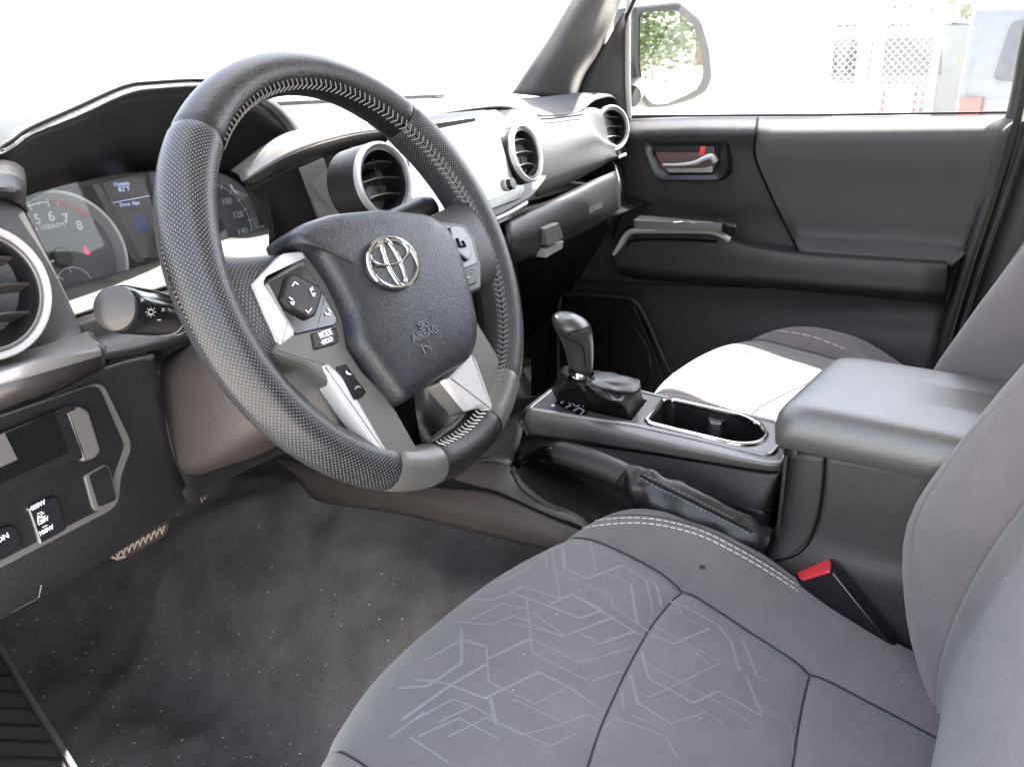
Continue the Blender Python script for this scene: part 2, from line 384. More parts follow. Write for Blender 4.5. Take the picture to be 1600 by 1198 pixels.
# baseball stitching on the inside of the rim
def stitches(a0, a1, name, m):
    mb = MB(); a = a0
    while a < a1:
        for s in (1, -1):
            t0 = radians(a); t1 = radians(a+1.25*1); r = tube_r(a)+.0009
            p = []
            for t, q in ((t0, pi+.10*s*0), (t1, pi-.30*s)):
                rad = RR+r*cos(q); p.append(W(rad*cos(t), rad*sin(t), r*sin(q)*1.08+.0))
            q0 = pi-.62; sh = lambda P_: P_
            pts = []
            for t, q in ((t0, q0), ((t0+t1)/2, q0-.12*s), (t1, q0-.26*s)):
                rad = RR+r*cos(q); pts.append(W(rad*cos(t), rad*sin(t), r*sin(q)*1.08))
            mb.add(*tube_vf(pts, .0006, 5))
        a += 2.0
    return mb.build(name, m, wheel, kind='stuff')
stitches(-60, 134, 'stitching', 'thread_grey'); stitches(B2+1, C1-1, 'stitching', 'thread_light')
# groove that the stitching lies in
def groove(a0, a1):
    mb = MB(); pts = []
    for i in range(61):
        t = radians(a0+(a1-a0)*i/60); q = pi-.62; r = tube_r(math.degrees(t))+.0003; rad = RR+r*cos(q); pts.append(W(rad*cos(t), rad*sin(t), r*sin(q)*1.08))
    return tube('seam', pts, .0006, 'deep_black', wheel, 5)
groove(-60, 134); groove(B2, C1)
# leather stubs where the rim widens into the side spokes
def stub(s):
    rows = []
    for u, h, wd, dz in ((.176, .052, .010, .004), (.160, .048, .0135, .003), (.145, .043, .0125, .003), (.130, .040, .011, .003), (.108, .038, .010, .003), (.092, .036, .009, .003)):
        v0 = -.006-(.176-u)*.02; r = []
        for j in range(28):
            a = 2*pi*j/28; ca, sa = cos(a), sin(a); r.append(W(s*u, v0+h*abs(ca)**.8*(1 if ca > 0 else -1), dz+wd*abs(sa)**.8*(1 if sa > 0 else -1)))
        rows.append(r)
    vs = [p for r in rows for p in r]; uv = [((i % 28)*3.2, (i//28)*6.0) for i in range(len(vs))]
    return obj('grip_stub', vs, gridf(6, 28, True), 'perforated_leather', wheel, uv=uv, sub=1)
stub(-1); stub(1)
# hub behind the airbag
def wprism(name, w0, poly, h, m, parent, base, **k):
    return prism(name, [p-WN*w0 for p in poly], WN, h, m, parent, base=base, **k)
def ring_poly(c, n, k=36, a=.06, b=.06): return [c+WU*(a*cos(2*pi*i/k))+WV*(b*sin(2*pi*i/k)) for i in range(k)]
prism('hub_housing', ring_poly(W(0, -.01, 0), WN, a=.060, b=.044), WN, .018, 'black_plastic', wheel, base=-.045, bev=.004)
# spokes: dark satin bodies with lighter ridges
sp = rnd(WPS(.012, (392, 444), (440, 396), (470, 393), (505, 440), (532, 500), (538, 545), (562, 582), (598, 617), (614, 642), (648, 702), (672, 716), (668, 736), (612, 742), (598, 718), (545, 645), (508, 600), (474, 572), (440, 562), (420, 551), (430, 534), (411, 492)), .004)
wprism('lower_spoke', .012, sp, .0162, 'spoke_grey', wheel, -.014, bev=.003)
wprism('spoke_trim', .015, rnd(WPS(.015, (392, 444), (440, 397), (468, 394), (477, 406), (470, 411), (414, 437), (410, 446), (458, 524), (446, 533), (436, 540), (411, 492)), .0015), .0185, 'silver_light', wheel, .008, bev=.002)
wprism('spoke_trim', .015, rnd(WPS(.015, (499, 571), (511, 567), (534, 588), (562, 632), (613, 722), (608, 726), (601, 726), (588, 704), (540, 640), (512, 598)), .002), .0175, 'silver_light', wheel, .004, bev=.003)
wprism('lower_spoke', .012, rnd(WPS(.012, (716, 450), (736, 452), (752, 506), (780, 551), (800, 600), (797, 628), (778, 654), (756, 634), (739, 639), (698, 592), (716, 570)), .003), .010, 'spoke_grey', wheel, -.014, bev=.003)
wprism('spoke_trim', .015, rnd(WPS(.015, (733, 541), (746, 564), (772, 636), (770, 646), (757, 634), (739, 638), (700, 590), (718, 570)), .002), .0155, 'silver_light', wheel, .004, bev=.003)
wprism('side_spoke', .015, rnd(WPS(.015, (668, 343), (726, 350), (742, 372), (752, 416), (752, 452), (728, 462), (712, 430), (694, 392)), .003), .0165, 'dark_silver', wheel, -.012, bev=.003)
# switch pads
pad = wprism('switch_pad', .018, rnd(WPS(.018, (415, 440), (470, 412), (484, 424), (527, 498), (524, 508), (459, 523)), .003), .0185, 'gloss_black', wheel, .008, bev=.001)
wprism('rocker_pad', .020, rnd(WPS(.020, (438, 466), (448, 431), (457, 428), (498, 448), (501, 462), (491, 493), (480, 499), (450, 482)), .0015), .0225, 'black_plastic', pad, .012, bev=.0018)
def icon(name, pts, w, r, parent, m='white_print'):
    return tube(name, [WP(a, b, w) for a, b in pts], r, m, parent, 5)
icon('arrow_mark', [(457, 446), (461, 440), (466, 444)], .0235, .0005, pad); icon('arrow_mark', [(478, 484), (482, 488), (487, 481)], .0235, .0005, pad)
icon('plus_mark', [(484, 451), (490, 452)], .0235, .0005, pad); icon('plus_mark', [(488, 448), (486, 455)], .0235, .0005, pad)
icon('minus_mark', [(452, 464), (458, 468)], .0235, .0005, pad); icon('speaker_mark', [(454, 472), (460, 471), (459, 475), (455, 474)], .0235, .0005, pad); icon('speaker_mark', [(487, 458), (493, 458), (491, 462), (488, 461)], .0235, .0005, pad)
icon('voice_mark', [(512, 481), (516, 486), (512, 491), (517, 492)], .0195, .0005, pad); icon('voice_mark', [(509, 488), (511, 492)], .0195, .0007, pad)
icon('divider_line', [(508, 463), (497, 511)], .0188, .0003, pad, 'grey_print')
mode = wprism('mode_button', .018, rnd(WPS(.018, (487, 520), (527, 510), (531, 530), (526, 537), (492, 546)), .0015), .0175, 'black_plastic', wheel, .008, bev=.0012)
text('mode_lettering', 'MODE', .0068, WP(509, 521, .0180), WU, WV, 'white_print', mode, bold=.02, sx=.72); text('hold_lettering', '\u2022/HOLD', .0052, WP(511, 532, .0180), WU, WV, 'white_print', mode, bold=.015, sx=.72)
ph = wprism('phone_rocker', .018, rnd(WPS(.018, (526, 572), (541, 568), (573, 612), (566, 621), (553, 625)), .0015), .0185, 'gloss_black', wheel, .008, bev=.0015)
icon('phone_mark', [(541, 579), (543, 583), (548, 584)], .0190, .0007, ph); icon('phone_mark', [(555, 607), (558, 603), (563, 604)], .0190, .0007, ph, 'grey_print')
rp = wprism('switch_pad', .018, rnd(WPS(.018, (681, 352), (722, 354), (736, 372), (746, 411), (716, 423), (704, 400)), .003), .0185, 'pad_grey', wheel, .008, bev=.001)
wprism('rocker_pad', .020, rnd(WPS(.020, (700, 355), (708, 354), (728, 370), (735, 395), (731, 408), (706, 391)), .0015), .0225, 'pad_grey', rp, .012, bev=.0015)
icon('rocker_edge', [(701, 357), (705, 389), (728, 407)], .0220, .0013, rp, 'deep_black'); icon('cruise_mark', [(714, 372), (718, 385), (727, 384), (722, 376)], .0232, .0014, rp, 'deep_black')
rq = wprism('distance_button', .018, rnd(WPS(.018, (714, 429), (741, 419), (746, 441), (722, 452)), .0015), .0175, 'black_plastic', wheel, .008, bev=.0012)
icon('lane_mark', [(727, 440), (729, 434), (733, 432)], .0180, .0006, rq)
icon('lane_mark', [(718, 431), (738, 424)], .0180, .0005, rq, 'grey_print')
# airbag cover, a soft dome
out = WPS(.014, (440, 372), (462, 354), (505, 340), (580, 333), (655, 340), (683, 358), (703, 398), (719, 450), (733, 513), (730, 548), (718, 571), (680, 592), (614, 638), (597, 618), (565, 575), (538, 540), (532, 500), (508, 450), (484, 412), (468, 396), (446, 386))
out = rnd(out, .008, 5); oc = WP(610, 470, .014); N0 = len(out)
rings = []
for s, wz in ((1, -.020), (1.0, .000), (.995, .0065), (.975, .0118), (.95, .0148), (.91, .0170), (.82, .0190), (.65, .0208), (.45, .0222), (.3, .0228), (.15, .0231)):
    rings.append([oc+(p-oc)*s+WN*wz for p in out])
# dish pressed into the vinyl for the emblem
ec = WP(612, 412, .036)
def dish(p):
    q = p-ec; a, b = q.dot(WU)/.037, q.dot(WV)/.029; d = a*a+b*b
    return p-WN*(.0035*max(0, min(1, (1.15-d)/.35)))
vs = [p for r in rings for p in r]; fs = gridf(len(rings), N0, True); vs.append(oc+WN*.0232); fs += [(len(vs)-1, (len(rings)-1)*N0+(j+1) % N0, (len(rings)-1)*N0+j) for j in range(N0)]
air = obj('airbag_cover', vs, fs, 'airbag_vinyl', wheel, cam_side=False, ang=50)
b = bmesh.new(); b.from_mesh(air.data); bmesh.ops.recalc_face_normals(b, faces=b.faces); b.to_mesh(air.data); b.free()
TA = bvh(air)
def aon(px, py, lift=0): h = on(TA, px, py); return h[0]+h[1]*lift
def ell(c, a, bb, r, n=40, fl=.7):
    pts = [c+WU*(a*cos(2*pi*i/n))+WV*(bb*sin(2*pi*i/n)) for i in range(n)]; vs = []
    for i in range(n):
        d = (pts[(i+1) % n]-pts[i-1]).normalized(); s = d.cross(WN).normalized()
        for j in range(8): q = 2*pi*j/8; vs.append(pts[i]+s*r*cos(q)+WN*r*fl*sin(q))
    fs = []
    for i in range(n):
        for j in range(8): fs.append((i*8+j, i*8+(j+1) % 8, ((i+1) % n)*8+(j+1) % 8, ((i+1) % n)*8+j))
    return vs, fs
e0 = aon(612, 412, .0022)
mb = MB(); mb.add(*ell(e0, .0290, .0208, .0020, fl=1)); mb.add(*ell(e0+WV*.0082, .0240, .0095, .0017, fl=1)); mb.add(*ell(e0+WV*.0002, .0080, .0200, .0019, fl=1))
em = mb.build('emblem', 'chrome', wheel, label='chrome oval emblem of three interlocking ellipses')
mb = MB(); base_e = [e0-WN*.0012+WU*(.031*cos(2*pi*i/40))+WV*(.0226*sin(2*pi*i/40)) for i in range(40)]
prism('emblem_backing', base_e, WN, .001, 'airbag_vinyl', em, base=-.0035, bev=.0004)
tx = WP(664, 514, .0385); tt = text('embossed_lettering', 'SRS', .0090, aon(661, 507, .0006), WU, WV, 'grey_print', air, ext=.0007)
text('embossed_lettering', 'AIRBAG', .0098, aon(663, 521, .0006), WU, WV, 'grey_print', air, ext=.0007, bold=-.004)
M['emboss'] = mat('emboss', (.085, .086, .095), .3)
for o in [o for o in bpy.data.objects if o.name.startswith('embossed_lettering')]: o.data.materials[0] = M['emboss']
c = aon(665, 541, .0006); mb = MB(); mb.add(*tube_vf([c+WU*a+WV*b_ for a, b_ in ((-.005, .003), (-.0045, -.005), (.005, -.005), (.005, .004))], .0005, 5)); mb.add(*tube_vf([c+WU*a+WV*b_ for a, b_ in ((-.003, .001), (.002, .000), (.002, -.003))], .0005, 5))
mb.build('embossed_mark', 'emboss', air)

# ================================================================== column shroud and stalks
shr = thing('column_shroud', 'grained brown-grey plastic steering column cover behind the wheel', 'column cover', W(0, -.03, -.12))
def shroud(name, secs, m, par, n=32):
    vs = []
    for w_, cx, cyv, a, b_, pw in secs:
        for j in range(n):
            t = 2*pi*j/n; ca, sa = cos(t), sin(t)
            vs.append(W(cx+a*math.copysign(abs(ca)**pw, ca), cyv+b_*math.copysign(abs(sa)**pw, sa), w_))
    fs = gridf(len(secs), n, True); fs.append(tuple(range(n))[::-1]); fs.append(tuple(range((len(secs)-1)*n, len(secs)*n)))
    return obj(name, vs, fs, m, par, ang=50)
shroud('lower_cover', [(-.040, -.004, -.036, .046, .034, .6), (-.055, -.008, -.042, .068, .046, .55), (-.10, -.012, -.046, .086, .056, .5), (-.16, -.016, -.052, .096, .058, .45), (-.24, -.016, -.05, .096, .058, .45)], 'brown_grain', shr)
ts = thing('turn_signal_stalk', 'black turn signal stalk with grey end cap and lamp symbol, left of the wheel', 'stalk', P(225, 485, y=.075))
a = P(186, 482, y=.052); b_ = P(300, 496, y=.098); ax = (b_-a).normalized()
def st(t): return a+(b_-a)*t
up = Vector((0, -.3, 1)).normalized()
tube('stalk_body', [st(-.02), st(.0), st(.05), st(.35), st(.5), st(.6), st(1.0), st(1.3)], [.0145, .0162, .0172, .0172, .0165, .0155, .013, .012], 'gloss_black', ts, 24)
u0, v0 = frame_of(ax)
lathe('end_cap', st(-.02), -ax, [(.0148, -.001), (.0158, .001), (.0155, .004), (.0125, .0065), (.006, .0075), (.001, .0078)], 'dark_silver', ts, 28)
lathe('rotating_ring', st(.62), ax, [(.0158, -.002), (.0167, -.0015), (.0167, .0015), (.0150, .002)], 'black_plastic', ts, 28, cap=False)
for t in (.60, .72):
    lathe('ring_line', st(t), ax, [(.0160 if t < .7 else .0153, -.0004), (.0164 if t < .7 else .0157, 0), (.0160 if t < .7 else .0153, .0004)], 'grey_print', ts, 28, cap=False)
TS = bvh(bpy.data.objects['stalk_body'])
def star(cx, cy):
    L = [[(cx+4*cos(i*pi/5), cy+4*sin(i*pi/5)) for i in range(11)]]
    for i in range(8): q = i*pi/4; L.append([(cx+6*cos(q), cy+6*sin(q)), (cx+8*cos(q), cy+8*sin(q))])
    return L
lay('lamp_symbol', TS, star(235, 487)+[[(245, 499), (251, 499)], [(252, 481), (256, 486)], [(252, 486), (256, 481)], [(262, 481), (266, 486)]], .0008, 'white_print', ts, lift=.0004, step=3)
ws = thing('wiper_stalk', 'grey wiper stalk tip with flat end behind the wheel', 'stalk', P(650, 328, y=.07))
a = P(670, 326, y=.055); b_ = P(560, 372, y=.06)
tube('stalk_body', [a, a+(b_-a)*.1, a+(b_-a)*.5, b_], [.0125, .0150, .013, .011], 'dash_plastic', ws, 20)
lathe('end_cap', a, a-b_, [(.0125, 0), (.0124, .0015), (.008, .0025), (.001, .003)], 'black_plastic', ws, 20)
# ================================================================== floor and carpet
def heightfield(name, x0, x1, nx, y0, y1, ny, z, m, parent=None, **k):
    vs = [Vector((x0+(x1-x0)*i/nx, y0+(y1-y0)*j/ny, z(x0+(x1-x0)*i/nx, y0+(y1-y0)*j/ny))) for j in range(ny+1) for i in range(nx+1)]
    return obj(name, vs, gridf(ny+1, nx+1), m, parent, **k)
from mathutils import noise
def carpet_z(x, y):
    z = 0
    if y > .62: z = (y-.62)*.95*(1-math.exp(-(y-.62)*9))
    z += .018*noise.noise(Vector((x*6, y*6, 3)))+.009*noise.noise(Vector((x*17, y*15, 8)))
    q = max(0, min(1, (x+.37)/.20)); r = max(0, min(1, (.36-x)/.20)); z += .235*q*q*(3-2*q)*r*r*(3-2*r)*(1-.25*max(0, min(1, (-.2-y)/.4)))
    for (a, b, ang, ln, h) in ((-.28, .42, .9, .12, .016), (-.20, .55, 2.2, .10, -.014), (-.36, .52, .3, .14, .015), (-.12, .40, 1.6, .1, .013), (-.30, .30, 2.6, .12, .014), (-.05, .6, .8, .12, -.012), (-.18, .32, .5, .1, -.014)):
        u = (x-a)*cos(ang)+(y-b)*sin(ang); v = -(x-a)*sin(ang)+(y-b)*cos(ang); z += h*math.exp(-(u/ln)**2-(v/.022)**2)
    return z
floor = heightfield('floor', -.62, .75, 170, -.9, 1.15, 220, carpet_z, 'carpet', smooth=True, ang=180)
floor['kind'] = 'structure'
mb = MB()
for i in range(420):
    x = random.uniform(-.5, -.2); y = random.uniform(.1, .75); r = random.choice((.0005, .0006, .0008, .0013)); z = carpet_z(x, y)+r*.5
    e = random.uniform(1, 2.2); c = Vector((x, y, z)); vs = [c+VX*r*e, c+VY*r, c-VX*r*e, c-VY*r, c+VZ*r]; mb.add(vs, [(0, 1, 4), (1, 2, 4), (2, 3, 4), (3, 0, 4)])
o = mb.build('debris', 'dust_speck', None, kind='stuff', smooth=False); tag(o, 'tiny pale crumbs and grit scattered over the dark carpet', 'debris')
sill = thing('sill_plate', 'ribbed grey door sill plate at the edge of the carpet', 'sill plate', P(20, 1100, z=.06))
q = Z(.05, (-20, 985), (10, 1030), (42, 1085), (78, 1140), (120, 1210), (-40, 1210), (-60, 1050))
prism('plate', q, VZ, .008, 'console_satin', sill, bev=.003)
for i in range(7):
    y0 = 1052+i*26; x1 = 16+(y0-1052)*.60
    tube('rib', [P(-60, y0-4, z=.060), P(x1, y0+2, z=.060)], .0016, 'dark_silver', sill, 6)
tube('edge_strip', Z(.060, (-20, 978), (12, 1030), (44, 1085), (80, 1140), (122, 1210)), .004, 'silver_satin', sill, 8)

# ================================================================== dashboard
dash = thing('dashboard', 'dark plastic dashboard with round vents, instrument hood and silver-grey centre stack', 'dashboard', (0, .3, .6))
front = [(-.78, .18, .752), P(-10, 236, y=.195), P(2, 230, y=.20), P(20, 218, y=.20), P(46, 200, y=.205), P(120, 167, y=.21), P(170, 144, y=.217), P(200, 133, y=.22), P(230, 129, y=.222), P(320, 125, y=.23), P(385, 135, y=.25), P(430, 158, y=.265), P(458, 186, y=.27), P(468, 205, y=.27), P(500, 200, y=.262), P(560, 190, y=.245), P(640, 185, y=.225), P(720, 172, y=.215), P(785, 165, y=.21), P(815, 172, y=.24), P(850, 180, y=.255), P(905, 174, y=.268), P(930, 155, y=.29), P(958, 150, y=.31), (.70, .33, .745)]
rows = [front]
for dy, dz, k in ((.012, .004, 1), (.06, .006, .9), (.18, .0, .6), (.34, 0, .2), (.56, 0, 0)):
    r = []
    for p in front:
        p = Vector(p); y = p.y+dy if dy < .1 else (p.y+dy)*.4+(.22+dy)*.6
        r.append(Vector((p.x, y, .762+(p.z-.762)*k+dz-(.008 if dy > .3 else 0))))
    rows.append(r)
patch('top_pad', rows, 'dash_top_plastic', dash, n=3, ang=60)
# instrument hood: lip, then the dark cavity lining
lo = [P(-12, 244, y=.193), P(1, 243, y=.197), P(24, 231, y=.197), P(48, 214, y=.200), P(125, 185, y=.205), P(172, 163, y=.212), P(200, 152, y=.215), P(228, 146, y=.218), P(310, 141, y=.226), P(376, 150, y=.246), P(418, 170, y=.262), P(444, 196, y=.267), P(452, 212, y=.267)]
hi = [Vector(p)-Vector((0, .001, .0012)) for p in front[1:14]]
patch('hood_lip', [hi, [a*.5+b*.5+Vector((0, -.004, 0)) for a, b in zip(hi, lo)], lo], 'dash_plastic', dash, n=3, ang=60)
tube('hood_seam', spline([Vector(p)+Vector((0, -.0015, .0002)) for p in front[1:11]], 4), .0011, 'deep_black', dash, 6)
back = [P(-10, 330, y=.33), P(35, 318, y=.335), P(70, 300, y=.335), P(100, 290, y=.335), P(130, 284, y=.335), P(160, 276, y=.34), P(185, 270, y=.34), P(212, 268, y=.34), P(262, 262, y=.34), P(320, 262, y=.34), P(360, 275, y=.335), P(400, 310, y=.33), P(420, 345, y=.33)]
patch('hood_lining', [[p+Vector((0, .002, .001)) for p in lo], [(a*.5+b*.5+Vector((0, 0, .012))) for a, b in zip(lo, back)], back], 'dash_plastic', dash, n=3, ang=60)
# upper fascia to the right of the hood: bright upper band, grey band, recessed dark panel, facet
fA = [P(372, 272, y=.285), P(420, 236, y=.262), P(458, 214, y=.255), P(500, 204, y=.25), P(560, 192, y=.24), P(640, 187, y=.222)]
fB = [P(378, 284, y=.28), P(425, 256, y=.258), P(460, 238, y=.25), P(505, 222, y=.245), P(565, 208, y=.235), P(645, 200, y=.217)]
fC = [P(388, 294, y=.285), P(430, 272, y=.265), P(465, 256, y=.257), P(507, 240, y=.250), P(567, 226, y=.24), P(648, 216, y=.222)]
f0 = [Vector(p)+Vector((0, .012, .004)) for p in fA]
patch('upper_fascia', [f0, fA, fB], 'silver_satin', dash, n=4, ang=30)
patch('upper_fascia', [fB, [a*.5+b*.5-VY*.002 for a, b in zip(fB, fC)], fC], 'dark_silver', dash, n=4, ang=50)
fD = [P(440, 372, y=.30), P(462, 372, y=.285), P(492, 372, y=.27), P(530, 366, y=.262), P(580, 360, y=.25), P(660, 355, y=.235)]
patch('recess_panel', [[p+VY*.006 for p in fC[:4]]+[P(507, 241, y=.262)], [a*.5+b*.5+VY*.012 for a, b in zip(fC[:4]+[fC[3]], [P(430, 360, y=.33), P(450, 362, y=.31), P(480, 362, y=.295), P(506, 362, y=.285), P(510, 362, y=.28)])], [P(415, 392, y=.34), P(450, 392, y=.33), P(480, 392, y=.31), P(512, 392, y=.30), P(516, 392, y=.30)]], 'brown_grain', dash, n=4)
prism('facet', Yv((466, 262, .262), (503, 246, .252), (545, 372, .258), (510, 380, .262)), (-.1, -1, .1), .004, 'silver_satin', dash, bev=.0015)
patch('fascia_back', [Yv((500, 236, .262), (660, 205, .24)), Yv((530, 400, .29), (700, 400, .27))], 'dash_plastic', dash, straight=True)
# centre stack
SPt, SN = Vector((0, .195, .70)), Vector((.10, -.955, .28)).normalized()
def S(px, py, off=0): return RP(px, py, SPt+SN*off, SN)
def SS(off, *pts): return [S(a, b, off) for a, b in pts]
SUx = VX-SN*SN.dot(VX); SUx.normalize(); SUy = SN.cross(SUx); SUy = SUy if SUy.z > 0 else -SUy
stack = rnd(SS(0, (640, 193), (668, 185), (788, 169), (832, 178), (856, 204), (855, 260), (848, 282), (826, 310), (776, 338), (735, 352), (640, 385), (590, 385), (560, 300)), .008, 4)
prism('stack_bezel', stack, SN, .006, 'stack_silver', dash, base=-.02, bev=.003)
scr = thing('centre_screen', 'wide touchscreen washed out by sunlight with one black knob at its lower right', 'touchscreen', S(740, 250))
prism('screen_frame', rnd(SS(.009, (620, 199), (672, 180), (771, 170), (783, 178), (818, 298), (811, 311), (690, 356), (632, 368)), .004), SN, .0035, 'gloss_black', scr, base=-.006, bev=.0015)
prism('screen_glass', rnd(SS(.0125, (634, 205), (678, 188), (765, 178), (771, 184), (805, 294), (800, 300), (692, 340), (645, 350)), .003), SN, .0012, 'screen_glass', scr, base=-.003, bev=.0006)
prism('disc_slot', rnd(SS(.0138, (664, 199), (672, 194), (742, 184), (743, 189), (672, 203)), .001), SN, .0006, 'deep_black', scr, base=-.001, bev=0)
kn = S(793, 288, .013)
lathe('knob', kn, SN, [(.0085, 0), (.0085, .008), (.0075, .0092), (.001, .0094)], 'black_plastic', scr, 24)
lathe('knob_ring', kn, SN, [(.0098, 0), (.0098, .002), (.0088, .0028), (.0082, .0028)], 'silver_light', scr, 24, cap=False)
# round vents
def vent(c, n, R, barrel, label=None, m='silver_light', tiltv=0, open_=.55):
    n = Vector(n).normalized(); u = (VX-n*n.x).normalized(); v = n.cross(u); v = v if v.z > 0 else -v; c = Vector(c)
    ring = lathe('air_vent', c, n, [(R*.985, -.006), (R, -.002), (R*.99, .002), (R*.96, .0042), (R*.92, .0044), (R*.895, .0022), (R*.885, -.001)], m, dash, 48, cap=False, label=label)
    lathe('barrel', c, n, [(R*.985, -barrel), (R*.995, -.004), (R*.985, -.001)], 'dash_plastic', ring, 48, cap=False)
    lathe('inner_lip', c, n, [(R*.89, -.0008), (R*.86, .001), (R*.835, .0012), (R*.815, .0)], 'console_satin', ring, 48, cap=False)
    lathe('inner_ring', c, n, [(R*.82, .0002), (R*.785, .0004), (R*.76, -.004), (R*.74, -.030), (R*.70, -.045)], 'black_plastic', ring, 40, cap=False)
    lathe('duct', c-n*.042, n, [(R*.76, 0), (.001, .001)], 'deep_black', ring, 30)
    for k in (-1, 0, 1):
        y = k*R*.42; hw = sqrt(max(0, (R*.755)**2-y*y)); rows = []
        for i in range(13):
            t = -1+2*i/12; x = t*hw; bow = .004*(1-t*t)
            p = c+u*x+v*(y+bow*.8)-n*(.006-bow*.6)
            rows.append([p+v*.0009, p+n*.0008, p-v*.0009, p-n*.017-v*.0055, p-n*.017-v*.0035])
        vs = [q for r in rows for q in r]; obj('vane', vs, gridf(13, 5, True), 'dark_silver', ring, ang=30)
    tube('vane_link', [c-n*.012+v*R*.6+u*R*.05, c-n*.012-v*R*.6+u*R*.05], .0012, 'black_plastic', ring, 6)
    return ring
vent(S(600, 281, .030), SN+Vector((-.12, 0, -.05)), .041, .045)
vent(S(822, 239, .022), SN+Vector((-.02, 0, 0)), .0405, .020)
vR = P(957, 200, x=.600); vent(vR, (-.30, -.95, .12), .0415, .05)
vL = P(-26, 456, x=-.628); vent(vL, (.05, -.97, .22), .048, .05)
# dash right of the stack: upper pad face, lower face
gA = [P(812, 176, y=.245), P(850, 181, y=.258), P(905, 175, y=.268), P(918, 168, y=.28), P(940, 172, y=.30), P(985, 200, y=.32)]
gB = [P(820, 196, y=.225), P(858, 196, y=.232), P(905, 190, y=.245), P(925, 196, y=.26), P(942, 215, y=.29), P(985, 225, y=.31)]
gC = [P(835, 262, y=.20), P(865, 250, y=.205), P(905, 236, y=.222), P(930, 228, y=.242), P(952, 232, y=.275), P(985, 240, y=.305)]
gD = [P(838, 296, y=.205), P(868, 282, y=.21), P(908, 264, y=.225), P(935, 252, y=.245), P(955, 246, y=.275), P(985, 246, y=.305)]
gE = [P(838, 308, y=.235), P(868, 296, y=.24), P(908, 277, y=.255), P(937, 262, y=.27), P(956, 252, y=.295), P(985, 250, y=.32)]
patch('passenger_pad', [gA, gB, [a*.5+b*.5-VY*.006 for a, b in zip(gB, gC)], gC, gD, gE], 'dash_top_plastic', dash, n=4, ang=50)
tube('pad_seam', spline([p+Vector((0, -.0022, .001)) for p in [P(826, 187, y=.232), P(858, 186, y=.238), P(908, 180, y=.25)]], 5), .0012, 'deep_black', dash, 6)
tube('silver_lip', spline([P(742, 353, y=.19), P(786, 336, y=.19), P(822, 316, y=.192)], 5), .0038, 'silver_light', dash, 8)
tube('end_clip', [P(966, 246, x=.61), P(978, 241, x=.625)], .0035, 'silver_light', dash, 8)
# glove box
gb = thing('glove_box', 'grey glove box door with square latch under the passenger side pad', 'glove box', P(880, 350, y=.2))
ga = [P(786, 344, y=.205), P(838, 322, y=.208), P(890, 298, y=.215), P(930, 279, y=.23), P(962, 266, y=.25)]
gm = [P(790, 352, y=.188), P(840, 330, y=.192), P(892, 308, y=.20), P(932, 290, y=.215), P(966, 278, y=.238)]
gc = [P(797, 385, y=.180), P(845, 368, y=.185), P(897, 345, y=.195), P(938, 326, y=.21), P(969, 303, y=.235)]
gd = [P(804, 412, y=.20), P(850, 394, y=.205), P(900, 370, y=.215), P(940, 348, y=.228), P(970, 324, y=.245)]
patch('door_panel', [ga, gm, gc, gd], 'dash_plastic', gb, n=5, ang=50)
TG = bvh(bpy.data.objects['door_panel'])
prism('latch', rnd(Y(.183, (846, 356), (870, 347), (878, 372), (853, 383)), .003), (0, -1, 0), .004, 'console_satin', gb, base=-.015, bev=.0015)
prism('latch_recess', Y(.190, (850, 388), (877, 376), (876, 387), (850, 402)), (0, -1, 0), .004, 'silver_satin', gb, base=-.015, bev=.001)
c, n_ = on(TG, 930, 325); ux = (on(TG, 942, 319)[0]-on(TG, 918, 331)[0]).normalized()
text('airbag_lettering', 'SRS AIRBAG', .0125, c+n_*.0006, ux, VZ, 'console_satin', gb, ext=.0003)
patch('end_panel', [[P(958, 248, y=.30), P(972, 262, y=.30)], [P(968, 290, y=.26), P(977, 310, y=.29)], [P(950, 352, y=.27), P(960, 372, y=.30)]], 'dash_plastic', dash)
# dark underside and centre stack foot
patch('under_panel', [[P(640, 388, y=.24), P(720, 362, y=.22), P(800, 342, y=.25)], [P(640, 470, y=.30), P(730, 470, y=.30), P(815, 470, y=.36)], [P(640, 700, y=.36), P(740, 690, y=.36), P(830, 660, y=.42)]], 'black_plastic', dash)
patch('under_panel', [[P(800, 408, y=.21), P(880, 380, y=.225), P(968, 328, y=.26)], [P(810, 420, y=.32), P(890, 395, y=.34), P(975, 350, y=.36)], [P(800, 560, y=.62), P(890, 560, y=.65), P(985, 560, y=.7)]], 'black_plastic', dash)
patch('stack_side', [[P(735, 356, y=.2), P(800, 336, y=.2)], [P(745, 440, y=.215), P(808, 415, y=.215)], [P(752, 560, y=.24), P(812, 545, y=.24)]], 'black_plastic', dash)
prism('hazard_switch', Y(.205, (736, 432), (752, 427), (752, 436), (737, 441)), (0, -1, .1), .004, 'red_plastic', dash, bev=.001)
prism('vent_slot', Y(.2, (778, 372), (792, 366), (793, 388), (780, 393)), (0, -1, .1), .003, 'silver_satin', dash, bev=.001)
